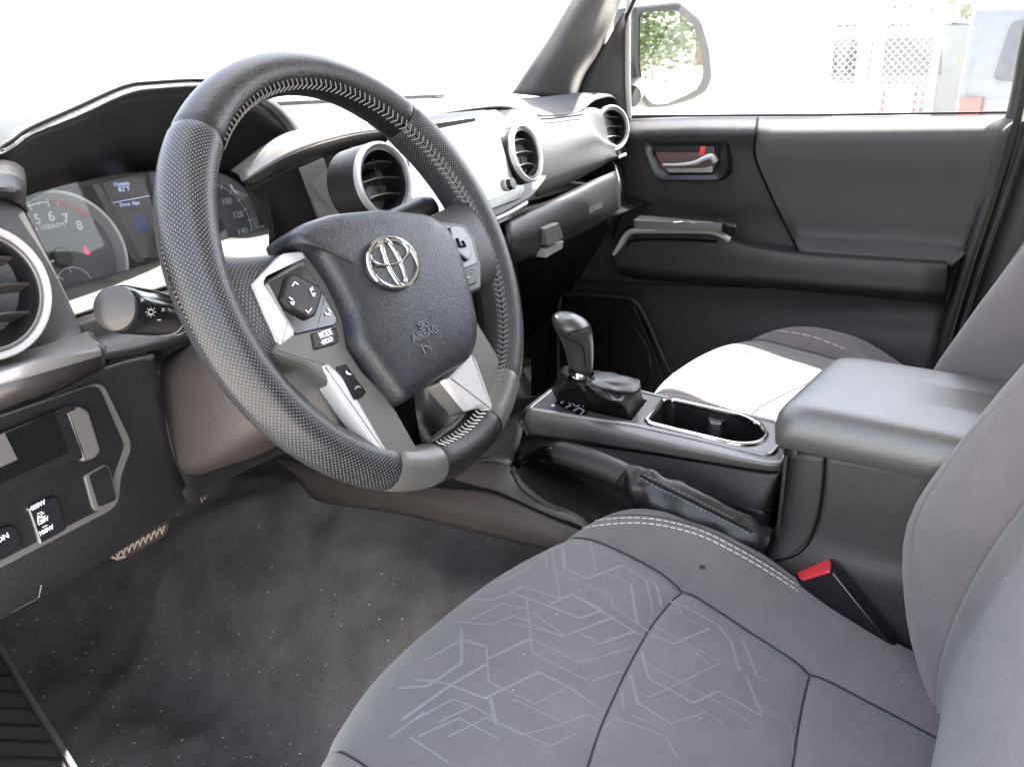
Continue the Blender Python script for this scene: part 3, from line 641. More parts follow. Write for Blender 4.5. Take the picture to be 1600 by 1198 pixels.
# driver side lower dash
KY = .12
patch('ledge', [[P(95, 470, y=.33), P(250, 425, y=.34), P(420, 378, y=.34)], [P(112, 505, y=.22), P(250, 462, y=.22), P(400, 420, y=.22)], [P(130, 527, y=.15), P(240, 500, y=.15), P(380, 460, y=.15)], [P(140, 562, y=.125), P(236, 545, y=.125), P(380, 500, y=.13)]], 'dash_plastic', dash, n=4)
tr = [(P(-30, 568, y=.15), P(60, 541, y=.15), P(136, 517, y=.15)), (P(-30, 592, y=.11), P(60, 562, y=.11), P(157, 545, y=.112)), (P(-30, 608, y=.108), P(60, 584, y=.108), P(159, 555, y=.11)), (P(-30, 652, y=.112), P(60, 618, y=.112), P(160, 572, y=.114))]
patch('trim_strip', tr[:3], 'silver_satin', dash, straight=True, ang=20)
patch('trim_strip', tr[2:], 'dark_silver', dash, straight=True, ang=20)
patch('trim_end', [[P(136, 517, y=.151), P(150, 520, y=.16)], [P(157, 545, y=.113), P(170, 540, y=.14)], [P(160, 572, y=.115), P(172, 566, y=.14)]], 'dark_silver', dash, straight=True)
# pod that carries the left vent
patch('vent_pod', [[P(-40, 270, y=.20), P(-2, 245, y=.20), P(36, 262, y=.205), P(42, 290, y=.25)], [P(-40, 296, y=.15), P(0, 292, y=.15), P(38, 296, y=.16), P(40, 312, y=.22)], [P(-40, 312, y=.165), P(0, 310, y=.165), P(30, 318, y=.17), P(45, 332, y=.25)]], 'dash_plastic', dash, n=4)
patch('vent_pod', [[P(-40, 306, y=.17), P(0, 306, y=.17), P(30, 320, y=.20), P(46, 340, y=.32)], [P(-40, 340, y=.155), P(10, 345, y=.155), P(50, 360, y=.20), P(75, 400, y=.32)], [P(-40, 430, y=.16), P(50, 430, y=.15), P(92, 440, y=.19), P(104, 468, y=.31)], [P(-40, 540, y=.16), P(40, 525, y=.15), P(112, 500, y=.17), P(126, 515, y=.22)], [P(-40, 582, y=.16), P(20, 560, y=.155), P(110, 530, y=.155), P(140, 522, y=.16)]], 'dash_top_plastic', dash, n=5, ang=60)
# knee panel with its pocket, coin tray and switches
knee = [[P(-60, 640, y=.121), P(60, 622, y=.121), P(160, 575, y=.121), P(240, 552, y=.125)],
        [P(-60, 690, y=.119), P(60, 670, y=.119), P(165, 612, y=.119), P(252, 610, y=.122)],
        [P(-60, 930, y=.121), P(60, 860, y=.121), P(200, 760, y=.121), P(268, 705, y=.13)],
        [P(-60, 990, y=.135), P(30, 945, y=.135), P(180, 858, y=.138), P(300, 778, y=.15)],
        [P(-60, 993, y=.17), P(30, 948, y=.17), P(180, 861, y=.17), P(300, 781, y=.18)]]
patch('knee_panel', knee, 'dash_plastic', dash, n=5, ang=50)
patch('knee_panel', [[P(232, 545, y=.15), P(330, 560, y=.15), P(470, 590, y=.17)], [P(262, 703, y=.135), P(350, 696, y=.15), P(470, 690, y=.17)], [P(292, 783, y=.148), P(380, 732, y=.16), P(470, 694, y=.18)], [P(292, 785, y=.18), P(380, 734, y=.19), P(475, 696, y=.21)]], 'dash_plastic', dash, n=4, ang=50)
kn_ = (0, -1, .12)
def KP(*pts, y=.117): return Y(y, *pts)
lip = rnd(KP((-60, 668), (148, 598), (160, 602), (199, 682), (202, 700), (186, 742), (183, 782), (170, 796), (-60, 915), y=.112), [0, .004, .004, .008, .008, .006, .006, .006, 0], 4)
prism('switch_bank', lip, kn_, .004, 'console_satin', dash, bev=.0015)
inn = rnd(KP((-60, 672), (142, 602), (155, 606), (193, 695), (176, 745), (178, 780), (166, 790), (-60, 905), y=.1075), [0, .006, .004, .003, .003, .005, .005, 0], 4)
bank = prism('switch_bank', inn, kn_, .0012, 'black_plastic', dash, bev=.0004)
prism('pocket_frame', rnd(KP((-60, 700), (108, 632), (122, 640), (141, 700), (132, 712), (-60, 800), y=.1045), [0, .003, .004, .004, .004, 0]), kn_, .0025, 'black_plastic', bank, bev=.001)
prism('pocket_end', rnd(KP((85, 641), (108, 632), (122, 640), (141, 700), (132, 712), (112, 718), (108, 700)), .002), kn_, .0155, 'console_satin', bank, base=.009, bev=.002)
prism('pocket_opening', KP((-60, 712), (84, 642), (107, 706), (-60, 782), y=.1015), kn_, .0008, 'deep_black', bank, bev=0)
prism('pocket_card', KP((-20, 690), (6, 675), (27, 717), (-20, 738), y=.1005), kn_, .0006, 'console_satin', bank, bev=0)
prism('coin_slot', rnd(KP((117, 740), (150, 722), (158, 726), (171, 776), (166, 784), (137, 795), (131, 790)), .003), kn_, .0125, 'console_satin', bank, base=.0105, bev=.001)
prism('coin_slot_floor', rnd(KP((124, 739), (150, 724), (155, 728), (167, 776), (140, 788)), .003), kn_, .0135, 'black_plastic', bank, base=.012, bev=0)
sw = prism('power_switch', rnd(KP((29, 790), (70, 770), (76, 774), (89, 822), (48, 844)), .002), kn_, .014, 'gloss_black', bank, base=.010, bev=.0012)
prism('switch_edge', rnd(KP((29, 790), (31.5, 789), (50.5, 843), (48, 844)), .0005), kn_, .0146, 'silver_satin', bank, base=.010, bev=.0005)
kux = (P(88, 822, y=.1)-P(48, 844, y=.1)).normalized(); kuy = (P(45, 782, y=.1)-P(62, 835, y=.1)).normalized()
for (px, py, s, z_) in ((59, 789, '400W', .0076), (62, 800, '\u2014', .006), (64, 806, 'AC', .0076), (67, 813, '120V', .0070), (70, 821, '\u2014', .006), (72, 828, '100W', .0076)):
    text('switch_lettering', s, z_*.66, P(px, py, y=.1022), kux, kuy, 'white_print', sw, bold=.02, sx=.9)
s2 = prism('round_switch', rnd(KP((-40, 835), (-8, 818), (8, 815), (20, 835), (20, 846), (-10, 866), (-40, 870)), .004), kn_, .014, 'gloss_black', bank, base=.010, bev=.0012)
text('switch_lettering', 'ON', .0058, P(4, 840, y=.1022), kux, kuy, 'white_print', s2, bold=.02)
KT = bvh(*[o for o in bpy.data.objects if o.name.startswith('knee_panel')])
lay('embossed_lettering', KT, [[(310+i*5.2, 738-i*2.9), (313+i*5.2, 732-i*2.9)] for i in range(10)], .0008, 'grey_print', dash, kind='stuff')
lay('scuff', KT, [[(18, 955), (60, 932), (64, 912)]], .0012, 'grey_print', dash)

# ================================================================== instrument cluster
clu = thing('instrument_cluster', 'instrument cluster with rev counter, small display and half-hidden speedometer under the hood', 'instrument cluster', (-.375, .33, .66))
CN = Vector((0, -.95, .30)).normalized(); CP_ = Vector((-.375, .335, .66))
def K(px, py, off=0): return RP(px, py, CP_+CN*off, CN)
def KK(off, *pts): return [K(a, b, off) for a, b in pts]
CUx = VX; CUy = CN.cross(VX); CUy = CUy if CUy.z > 0 else -CUy
prism('cluster_back', KK(-.012, (-30, 330), (60, 270), (330, 240), (450, 330), (460, 420), (80, 520), (-30, 520)), CN, .002, 'dash_plastic', clu, base=-.004, bev=0)
def dial(cx, cy, ex, nums, col, a0, a1):
    c = K(cx, cy, 0); R = (K(ex, cy, 0)-c).length
    d = lathe('dial', c, CN, [(R*1.0, -.010), (R*1.0, -.008), (.001, -.008)], 'dial_face', clu, 48)
    lathe('dial_ring', c, CN, [(R*.965, -.008), (R*1.0, .001), (R*1.03, .004), (R*1.08, .004), (R*1.12, -.002)], 'silver_light', clu, 60, cap=False)
    lathe('needle_hub', c, CN, [(R*.17, -.008), (R*.17, -.002), (R*.15, 0), (.001, 0)], 'black_plastic', d, 24)
    return c, R, d
def dp(c, R, ang, rr, z=-.0072): return c+CUx*(R*rr*sin(radians(ang)))+CUy*(R*rr*cos(radians(ang)))+CN*z
tc_, tR, td = dial(100, 400, 190, None, None, 0, 0)
def arc(name, c, R, a0, a1, rr, r, m, par): return tube(name, [dp(c, R, a0+(a1-a0)*i/14, rr) for i in range(15)], r, m, par, 5)
def angpx(c, R, px, py): q = K(px, py, -.008)-c; return math.degrees(math.atan2(q.dot(CUx), q.dot(CUy)))
a5, a6, a7, a8 = angpx(tc_, tR, 55, 338), angpx(tc_, tR, 78, 332), angpx(tc_, tR, 102, 336), angpx(tc_, tR, 126, 348)
st_ = (a8-a5)/3
arc('scale_arc', tc_, tR, a5-3*st_, a6-2, .92, .0007, 'white_print', td); arc('red_zone', tc_, tR, a6+3, a8+4, .92, .0012, 'red_print', td)
for i in range(-2, 4):
    a = a5+st_*i; m_ = 'white_print' if i < 2 else 'red_print'
    tube('tick', [dp(tc_, tR, a, .97), dp(tc_, tR, a, .84)], .0007, m_, td, 5)
    if i >= 0: text('numeral', str(5+i), .0135, dp(tc_, tR, a, .68), CUx, CUy, 'white_print', td, bold=.01)
    tube('tick', [dp(tc_, tR, a+st_/2, .95), dp(tc_, tR, a+st_/2, .88)], .0005, m_, td, 5)
text('scale_lettering', 'x1000RPM', .0068, dp(tc_, tR, (a5+a6)/2+4, .52), CUx, CUy, 'white_print', td)
na = angpx(tc_, tR, 76, 410); tube('needle', [dp(tc_, tR, na, .10, -.003), dp(tc_, tR, na, .48, -.003)], [.0014, .0008], 'white_print', td, 6)
prism('warning_lamp', [K(a, b, -.0075) for a, b in ((130, 386), (134, 384), (141, 394), (142, 398), (135, 398), (131, 394))], CN, .0004, 'red_lamp', td, bev=0)
tc2 = K(118, 446, -.0075); tr2 = .0185
tube('small_gauge', [tc2+CUx*(tr2*sin(radians(a)))+CUy*(tr2*cos(radians(a))) for a in range(-75, 80, 8)], .0006, 'white_print', td, 5)
for a in (-50, 0, 45): tube('tick', [tc2+CUx*(tr2*sin(radians(a)))+CUy*(tr2*cos(radians(a))), tc2+CUx*(tr2*.7*sin(radians(a)))+CUy*(tr2*.7*cos(radians(a)))], .0006, 'white_print' if a < 40 else 'red_print', td, 5)
sc_, sR, sd = dial(342, 352, 405, None, None, 0, 0)
s1, s2_ = angpx(sc_, sR, 358, 305), angpx(sc_, sR, 378, 332)
for i in range(-3, 6):
    a = s1+(s2_-s1)*i/2*.95; tube('tick', [dp(sc_, sR, a, .96), dp(sc_, sR, a, .84)], .0007, 'white_print', sd, 5)
arc('scale_arc', sc_, sR, s1-40, s2_+40, .90, .0006, 'white_print', sd)
for s, i in (('80', -1), ('100', 0), ('120', 1), ('140', 2)): text('numeral', s, .0105, dp(sc_, sR, s1+(s2_-s1)*i, .66), CUx, CUy, 'white_print', sd)
disp = prism('display', KK(-.004, (158, 286), (228, 268), (262, 385), (250, 402), (222, 404), (205, 395)), CN, .0015, 'display_dark', clu, base=-.006, bev=.0005)
prism('display_frame', KK(0, (140, 289), (152, 285), (218, 400), (226, 410), (212, 412), (200, 400), (188, 372)), CN, .003, 'dark_silver', clu, base=-.008, bev=.001)
prism('display_frame', KK(0, (229, 267), (240, 265), (275, 380), (262, 386)), CN, .003, 'dark_silver', clu, base=-.008, bev=.001)
prism('display_header', KK(-.0035, (163, 288), (225, 272), (232, 303), (176, 315)), CN, .0008, 'display_blue', disp, base=0, bev=0)
for px, py, s, z_ in ((190, 287, 'Outside', .0056), (194, 295, '82\u00b0F', .0074), (203, 318, 'Door Ajar', .0056)): text('display_lettering', s, z_, K(px, py, -.002), CUx, CUy, 'display_text', disp)
prism('car_figure', rnd(KK(-.0028, (207, 336), (222, 332), (230, 348), (232, 362), (216, 366), (209, 350)), .002), CN, .0005, 'display_blue', disp, bev=0)
prism('display_line', KK(-.0028, (175, 316), (233, 305), (234, 306), (176, 317)), CN, .0004, 'display_text', disp, bev=0)
patch('lens', [Yv((-20, 345, .300), (60, 300, .300), (240, 268, .300), (420, 300, .300)), Yv((20, 480, .285), (95, 458, .285), (250, 415, .285), (430, 372, .285))], 'lens_clear', clu, n=6, solid=0)
patch('lens_sunlit_band', [Yv((20, 474, .285), (95, 450, .285), (250, 406, .285), (420, 352, .285)), Yv((60, 500, .235), (100, 494, .235), (250, 447, .235), (420, 398, .235))], 'sunlit_dusty_plastic', clu, n=6)  # dusty lower lens, its sunlit band put in as a paler strip

dc = obj('sun_blocker', [(-.73, .30, .585), (.70, .36, .60), (.70, .95, .62), (-.73, .95, .60)], [(0, 1, 2, 3)], 'black_plastic', dash, smooth=False, solid=.004)  # unseen sheet added to keep sun off the driver footwell
obj('sun_blocker', [(-.27, .205, .565), (.70, .25, .565), (.70, .40, .60), (-.27, .36, .60)], [(0, 1, 2, 3)], 'black_plastic', dash, smooth=False, solid=.004)  # second hidden sheet, added to block the remaining sun gap
fw = obj('firewall', [(-.72, .98, -.02), (.75, .98, -.02), (.75, .80, .76), (-.72, .80, .76)], [(0, 1, 2, 3)], 'carpet', None, smooth=False, solid=.01); fw['kind'] = 'structure'
kk = obj('side_wall', [(.72, .28, -.02), (.72, 1.0, -.02), (.72, .86, .76), (.72, .30, .72)], [(0, 1, 2, 3)], 'dash_plastic', None, smooth=False, solid=.01); kk['kind'] = 'structure'
kk = obj('side_wall', [(-.74, .12, -.02), (-.74, 1.0, -.02), (-.74, .86, .75), (-.74, .12, .75)], [(0, 1, 2, 3)], 'dash_plastic', None, smooth=False, solid=.01); kk['kind'] = 'structure'
# ================================================================== pedals
bp = thing('brake_pedal', 'brake pedal with worn zigzag rubber tread below the knee panel', 'pedal', P(218, 850, y=.42))
q = rnd(Y(.42, (172, 858), (252, 812), (262, 822), (256, 838), (186, 876), (174, 870)), .004)
prism('pedal_pad', q, (0, -.8, .6), .008, 'pedal_rubber', bp, bev=.002)
for i in range(9):
    x, y = 184+i*8.6, 866-i*4.8; u = (0, -.8, .6)
    tube('tread', [P(x-3, y-5, y=.409), P(x, y+5, y=.409), P(x+4, y-7, y=.409)], .0015, 'pedal_worn', bp, 5)
tube('pedal_edge', Y(.410, (174, 869), (182, 872), (196, 868)), .0016, 'pedal_worn', bp, 6)
tube('pedal_arm', [P(215, 835, y=.43), P(205, 700, y=.5), P(215, 600, y=.55)], .008, 'black_plastic', bp, 8)
ap = thing('accelerator_pedal', 'narrow accelerator pedal top with ribbed edge', 'pedal', P(325, 776, y=.55))
prism('pedal_pad', Y(.55, (309, 778), (336, 764), (338, 772), (318, 788), (311, 788)), (0, -.8, .6), .012, 'pedal_rubber', ap, bev=.002)
for i in range(5): tube('tread', [P(314+i*5, 777-i*2.5, y=.536), P(316+i*5, 784-i*2.5, y=.536)], .0013, 'pedal_worn', ap, 5)
# ================================================================== passenger door
door = thing('passenger_door', 'dark passenger door panel with silver pull, armrest and padded fabric insert', 'car door', (.70, 0, .4))
def row(x, *pts): return [P(a, b, x=x) for a, b in pts]
patch('door_panel', [row(.705, (968, 186), (1080, 182), (1190, 181), (1300, 180)), row(.652, (968, 207), (1080, 203), (1185, 203), (1300, 201)), row(.672, (965, 240), (1080, 240), (1185, 240), (1300, 240)),
    row(.690, (960, 310), (1070, 312), (1190, 312), (1300, 312)), row(.700, (935, 350), (1050, 350), (1200, 350), (1300, 350)), row(.70, (905, 385), (1040, 390), (1200, 390), (1300, 390)), row(.70, (880, 440), (1020, 445), (1200, 450), (1310, 450))], 'door_vinyl', door, n=6, ang=60)
patch('lower_panel', [row(.70, (868, 436), (1010, 436), (1200, 446), (1360, 455), (1476, 462)), row(.705, (860, 470), (1010, 475), (1200, 485), (1360, 490), (1474, 494)), row(.685, (860, 540), (1040, 545), (1200, 540), (1360, 535), (1466, 545)),
    row(.675, (850, 640), (1050, 640), (1200, 640), (1360, 640), (1440, 650)), row(.68, (840, 760), (1050, 760), (1200, 760), (1360, 760), (1410, 760))], 'door_vinyl', door, n=5, ang=60)
ins = [row(.700, (1184, 184), (1320, 182), (1460, 180), (1588, 179)), row(.645, (1183, 205), (1320, 204), (1460, 202), (1578, 200)), row(.650, (1180, 242), (1320, 242), (1450, 242), (1566, 242)),
       row(.674, (1198, 288), (1320, 290), (1440, 292), (1550, 295)), row(.690, (1220, 336), (1330, 342), (1430, 344), (1530, 350)), row(.692, (1236, 366), (1340, 372), (1430, 376), (1514, 386)), row(.660, (1246, 384), (1340, 390), (1430, 394), (1500, 402)), row(.644, (1254, 402), (1340, 406), (1430, 409), (1486, 414))]
patch('padded_insert', ins, 'door_fabric', door, n=5, ang=60)
tube('insert_seam', spline([P(1184, 184, x=.694), P(1182, 205, x=.643), P(1179, 242, x=.648), P(1197, 289, x=.672), P(1220, 338, x=.686), P(1240, 378, x=.665), P(1252, 400, x=.646), P(1264, 404, x=.640), P(1340, 407, x=.638), P(1430, 411, x=.638), P(1484, 415, x=.638)], 5), .0022, 'deep_black', door, 8)
arm = [row(.692, (960, 392), (984, 352), (1060, 347), (1128, 347), (1160, 374), (1250, 386), (1480, 400)),
       row(.645, (958, 396), (986, 360), (1060, 356), (1124, 357), (1156, 378), (1250, 393), (1480, 408)),
       row(.628, (956, 400), (988, 370), (1060, 367), (1124, 370), (1156, 386), (1250, 402), (1480, 416)),
       row(.626, (957, 408), (990, 402), (1060, 406), (1130, 412), (1160, 416), (1250, 426), (1478, 442)),
       row(.634, (966, 420), (995, 426), (1060, 431), (1130, 437), (1160, 439), (1250, 445), (1474, 464)),
       row(.690, (968, 428), (997, 435), (1060, 440), (1130, 446), (1160, 448), (1250, 454), (1472, 474))]
patch('armrest', arm, 'door_vinyl', door, n=5, ang=60)
tube('pull_trim', spline(Xv((960, 398, .632), (966, 388, .628), (978, 368, .623), (988, 361, .622), (1010, 360, .621), (1060, 360, .620), (1108, 361, .620), (1126, 366, .620), (1140, 374, .626)), 6), [.0055]+[.0080]*40+[.0082]*8, 'silver_light', door, 12, flat=.7)
tube('pull_groove', spline(Xv((980, 384, .622), (992, 375, .620), (1060, 374, .618), (1120, 377, .620)), 6), .0022, 'deep_black', door, 8)
swp = prism('switch_panel', rnd(Zv((988, 352, .548), (1000, 343, .548), (1122, 342, .548), (1150, 358, .548), (1150, 366, .548), (1130, 357, .548)), .004), VZ, .010, 'black_plastic', door, base=-.006, bev=.002)
tube('switch_mark', Zv((1052, 347, .559), (1066, 346, .559)), .0012, 'grey_print', swp, 5); tube('switch_mark', Zv((1078, 346, .559), (1086, 348, .559)), .0009, 'grey_print', swp, 5)
# inner handle in its bezel
hb = rnd(row(.668, (1008, 216), (1020, 211), (1130, 211), (1141, 220), (1142, 268), (1130, 282), (1034, 282), (1024, 276), (1010, 236)), .008)
hi_ = rnd(row(.668, (1022, 228), (1122, 227), (1124, 232), (1117, 268), (1044, 270), (1034, 262), (1022, 236)), .003)
def framed(name, outer, inner, up, h, m, par, n=48, depth=.01):
    def res(poly):
        L = [0]
        for i in range(len(poly)): L.append(L[-1]+(poly[(i+1) % len(poly)]-poly[i]).length)
        o_ = []; j = 0
        for q in range(n):
            t = L[-1]*q/n
            while L[j+1] < t: j += 1
            a_, b_ = poly[j], poly[(j+1) % len(poly)]; o_.append(a_+(b_-a_)*((t-L[j])/max(1e-9, L[j+1]-L[j])))
        return o_
    A, B = res(outer), res(inner); k = min(range(n), key=lambda s: sum((A[i]-B[(i+s) % n]).length for i in range(0, n, 3))); B = [B[(i+k) % n] for i in range(n)]; up = Vector(up).normalized()
    L = [[a-up*.012 for a in A], [a+up*h*.5 for a in A], [a*.85+b_*.15+up*h for a, b_ in zip(A, B)], [a*.35+b_*.65+up*h*.8 for a, b_ in zip(A, B)], [b_+up*h*.3 for b_ in B], [b_-up*depth for b_ in B]]
    return obj(name, [p for l in L for p in l], gridf(len(L), n, True), m, par, ang=45)
bez = framed('handle_bezel', hb, hi_, (-1, 0, 0), .010, 'black_plastic', door, depth=.004)
prism('handle_cup', [p+VX*.004 for p in hi_], (-1, 0, 0), .001, 'cup_brown', bez, base=-.004, bev=0)
lv = spline(Xv((1036, 257, .655), (1060, 257, .652), (1085, 254, .650), (1100, 247, .651), (1112, 244, .655), (1118, 252, .660)), 5)
tube('lever', lv, [.003+.0045*min(1, i/22) for i in range(len(lv))], 'silver_light', door, 12, flat=.8)
prism('handle_foot', rnd(row(.660, (1042, 262), (1100, 262), (1114, 258), (1114, 269), (1046, 269)), .002), (-1, 0, 0), .004, 'silver_satin', bez, bev=.001)
prism('lock_flag', row(.662, (1096, 228), (1104, 228), (1102, 242), (1093, 242)), (-1, 0, 0), .004, 'red_plastic', bez, bev=.0005)
prism('lock_button', rnd(row(.660, (1104, 229), (1118, 229), (1118, 244), (1104, 244)), .001), (-1, 0, 0), .006, 'dark_silver', bez, bev=.001)
# speaker grille and its raised border
gr = spline(row(.676, (872, 600), (872, 520), (876, 466), (890, 459), (970, 463), (994, 472), (1012, 502), (1032, 548), (1056, 600)), 6)
tube('speaker_border', gr, .005, 'door_vinyl', door, 10)
prism('speaker_grille', [p+VX*.002 for p in rnd(row(.676, (880, 610), (880, 468), (890, 463), (968, 467), (990, 476), (1050, 610)), .006)], (-1, 0, 0), .003, 'black_plastic', door, base=-.02, bev=.001)
lathe('speaker_ring', P(960, 560, x=.674), (-1, 0, 0), [(.080, -.002), (.082, .002), (.085, -.002)], 'black_plastic', door, 48, cap=False)
# window frame, glass, weatherstrips
obj('door_shell', [(.716, .5, .0), (.716, -.62, .0), (.716, -.62, .735), (.716, .5, .725)], [(0, 1, 2, 3)], 'black_plastic', door, smooth=False, solid=.01)
tube('sill_strip', [P(985, 181, x=.70), P(1300, 179, x=.70), P(1586, 175, x=.70)], .0022, 'weatherstrip', door, 8)
wg = thing('passenger_window', 'clear passenger side window glass above the door sill', 'window', (.70, 0, .74))
obj('pane', [(.708, .33, .728), (.708, -.40, .745), (.60, -.34, 1.16), (.60, .02, 1.16)], [(0, 1, 2, 3)], 'window_glass', wg, smooth=False)
tube('front_seal', [P(983, 184, x=.69), P(981, 120, x=.68), P(981, 60, x=.67), P(983, -60, x=.66)], .0055, 'seal_light', wg, 8)
bpil = thing('door_pillar', 'black rubber seal and dark trim of the pillar behind the passenger door', 'pillar', P(1560, 300, x=.70))
ws_ = [P(1640, -60, x=.66), P(1608, 60, x=.68), P(1586, 176, x=.69), P(1548, 305, x=.69), P(1508, 425, x=.69), P(1470, 556, x=.69), P(1438, 680, x=.69)]
tube('door_seal', spline(ws_, 6), .012, 'weatherstrip', bpil, 12)
tube('seal_lip', spline([p+Vector((-.002, -.020, -.006)) for p in ws_], 6), .0045, 'dark_silver', bpil, 8)
wb = [p+Vector((.01, -.026, -.01)) for p in ws_]
patch('pillar_trim', [wb, [p+Vector((0, -.14, 0)) for p in wb]], 'door_vinyl', bpil, n=5)
# A pillar trim and sail panel
apil = thing('windscreen_pillar', 'grey moulded pillar trim rising beside the windscreen above the dashboard end', 'pillar', P(880, 150, x=.64))
pa = [[P(800, 146, y=.50), P(826, 106, y=.455), P(856, 62, y=.41), P(905, -20, y=.33), P(980, -140, y=.22)], [P(838, 150, y=.45), P(862, 106, y=.41), P(886, 62, y=.37), P(925, -20, y=.30), P(990, -140, y=.2)],
      [P(880, 156, y=.42), P(900, 112, y=.39), P(922, 70, y=.35), P(955, -20, y=.27), P(1010, -140, y=.18)], [P(902, 160, y=.43), P(918, 118, y=.40), P(942, 80, y=.36), P(978, -20, y=.28), P(1030, -140, y=.19)]]
patch('pillar_trim', pa, 'armrest_vinyl', apil, n=5, ang=60)
patch('sail_panel', [[P(898, 170, x=.66), P(916, 120, x=.655), P(938, 84, x=.65), P(975, 20, x=.64)], [P(985, 205, x=.69), P(982, 150, x=.685), P(982, 100, x=.68), P(985, 20, x=.67)]], 'door_vinyl', apil, n=4)
tube('pillar_edge', spline([P(902, 160, y=.425), P(918, 118, y=.395), P(942, 78, y=.355), P(966, 52, y=.32), P(1000, -20, y=.27)], 5), .0045, 'black_plastic', apil, 8)
# windscreen, sticker, roof
wsn = thing('windscreen', 'clear windscreen above the dashboard, washed out by bright daylight', 'windscreen', (0, .8, .8))
WSP, WSN = Vector((0, .86, .752)), Vector((0, 1, 2.147)).normalized()
def wsy(z): return .86-(z-.752)*2.147
obj('pane', [(-.74, wsy(.752), .752), (.70, wsy(.752), .752), (.60, wsy(1.12), 1.12), (-.64, wsy(1.12), 1.12)], [(0, 1, 2, 3)], 'windscreen_glass', wsn, smooth=False)
stk = [RP(a, b_, WSP-WSN*.003, WSN) for a, b_ in ((796, 92), (826, 94), (815, 118), (783, 116))]
tag(prism('windscreen_sticker', stk, -WSN, .0006, 'sticker', None, bev=0), 'small faded peach sticker low on the windscreen beside the pillar', 'sticker')
roof = thing('cab_roof', 'roof of the cab with its pale headliner shading the seats', 'roof', (0, -.9, 1.22))
YH = wsy(1.12)
rf = []
for i in range(9):
    x = -.60+1.2*i/8; rf.append([Vector((x, YH-t*(2.0+YH), 1.12+.08*(1-(1-min(1, t/.25))**2)+.035*sin(pi*min(1, t*1.6)*.5)*cos((x)/.6*1.1))) for t in (0, .04, .1, .18, .4, .7, 1)])
patch('headliner', rf, 'headliner', roof, n=2, solid=.02)
# rear of the cab, seen by the light only through the seats: rear wall, rear door with window opening
cabr = thing('cab_rear', 'rear wall and rear side panels of the cab behind the front seats', 'cab wall')
obj('back_panel', [(-.66, -1.9, .0), (.70, -1.9, .0), (.62, -1.9, .85), (-.6, -1.9, .85)], [(0, 1, 2, 3)], 'door_vinyl', cabr, solid=.02)
obj('side_panel', [(.70, -.50, .0), (.70, -1.9, .0), (.70, -1.9, .78), (.70, -.50, .76)], [(0, 1, 2, 3)], 'door_vinyl', cabr, solid=.02)
obj('side_panel', [(-.70, -.95, .0), (-.70, -1.9, .0), (-.70, -1.9, .78), (-.70, -.95, .76)], [(0, 1, 2, 3)], 'door_vinyl', cabr, solid=.02)

# ================================================================== centre console
con = thing('centre_console', 'dark centre console with silver-edged shifter panel, cup holder and handbrake trough', 'console', (-.05, 0, .3))
ZP = .42
def ZZ(dz, *pts): return [P(a, b, z=ZP+dz) for a, b in pts]
outl = rnd(ZZ(0, (827, 639), (868, 606), (892, 590), (935, 592), (976, 606), (1035, 620), (1150, 645), (1213, 659), (1222, 688), (1200, 711), (988, 664)), .006)
hole = rnd(ZZ(0, (1010, 658), (1035, 626), (1050, 624), (1162, 649), (1190, 664), (1199, 682), (1184, 694), (1150, 695), (1018, 663)), [.003, .004, .004, .012, .012, .012, .012, .01, .004])
def plate(name, outer, holes, up, h, m, par):
    b = bmesh.new(); loops = [outer]+holes; es = []; ring = []
    for l in loops:
        vt = [b.verts.new(p+up*h) for p in l]; vb = [b.verts.new(p) for p in l]; ring.append((vt, vb)); k = len(l)
        es += [b.edges.new((vt[i], vt[(i+1) % k])) for i in range(k)]
    bmesh.ops.triangle_fill(b, edges=es, use_beauty=True)
    for vt, vb in ring:
        k = len(vt)
        for i in range(k): b.faces.new((vt[i], vt[(i+1) % k], vb[(i+1) % k], vb[i]))
    bmesh.ops.recalc_face_normals(b, faces=b.faces); b.verts.index_update()
    vs = [v.co.copy() for v in b.verts]; fs = [tuple(v.index for v in f.verts) for f in b.faces]; b.free()
    return obj(name, vs, fs, m, par, ang=25)
gate_hole = rnd(ZZ(0, (866, 629), (893, 603), (1012, 624), (986, 657)), .003)
plate('shifter_panel', [p-VZ*.006 for p in outl], [[p-VZ*.006 for p in hole], [p-VZ*.006 for p in gate_hole]], VZ, .006, 'console_satin', con)
tube('panel_edge', outl+[outl[0]], .0028, 'silver_satin', con, 8, caps=False)
cupr = tube('cup_holder_rim', hole+[hole[0]], .0036, 'chrome', con, 10, caps=False)
cc = sum(hole, Vector())/len(hole)
tub = [[p for p in hole], [cc+(p-cc)*.97-VZ*.01 for p in hole], [cc+(p-cc)*.9-VZ*.07 for p in hole], [cc+(p-cc)*.02-VZ*.072 for p in hole]]
obj('cup_holder', [p for r in tub for p in r], gridf(4, len(hole), True), 'black_plastic', con)
prism('cup_tab', rnd(ZZ(-.012, (1106, 656), (1112, 651), (1142, 657), (1128, 662), (1126, 668), (1110, 666)), .002), VZ, .004, 'dash_plastic', con, base=-.03, bev=.001)
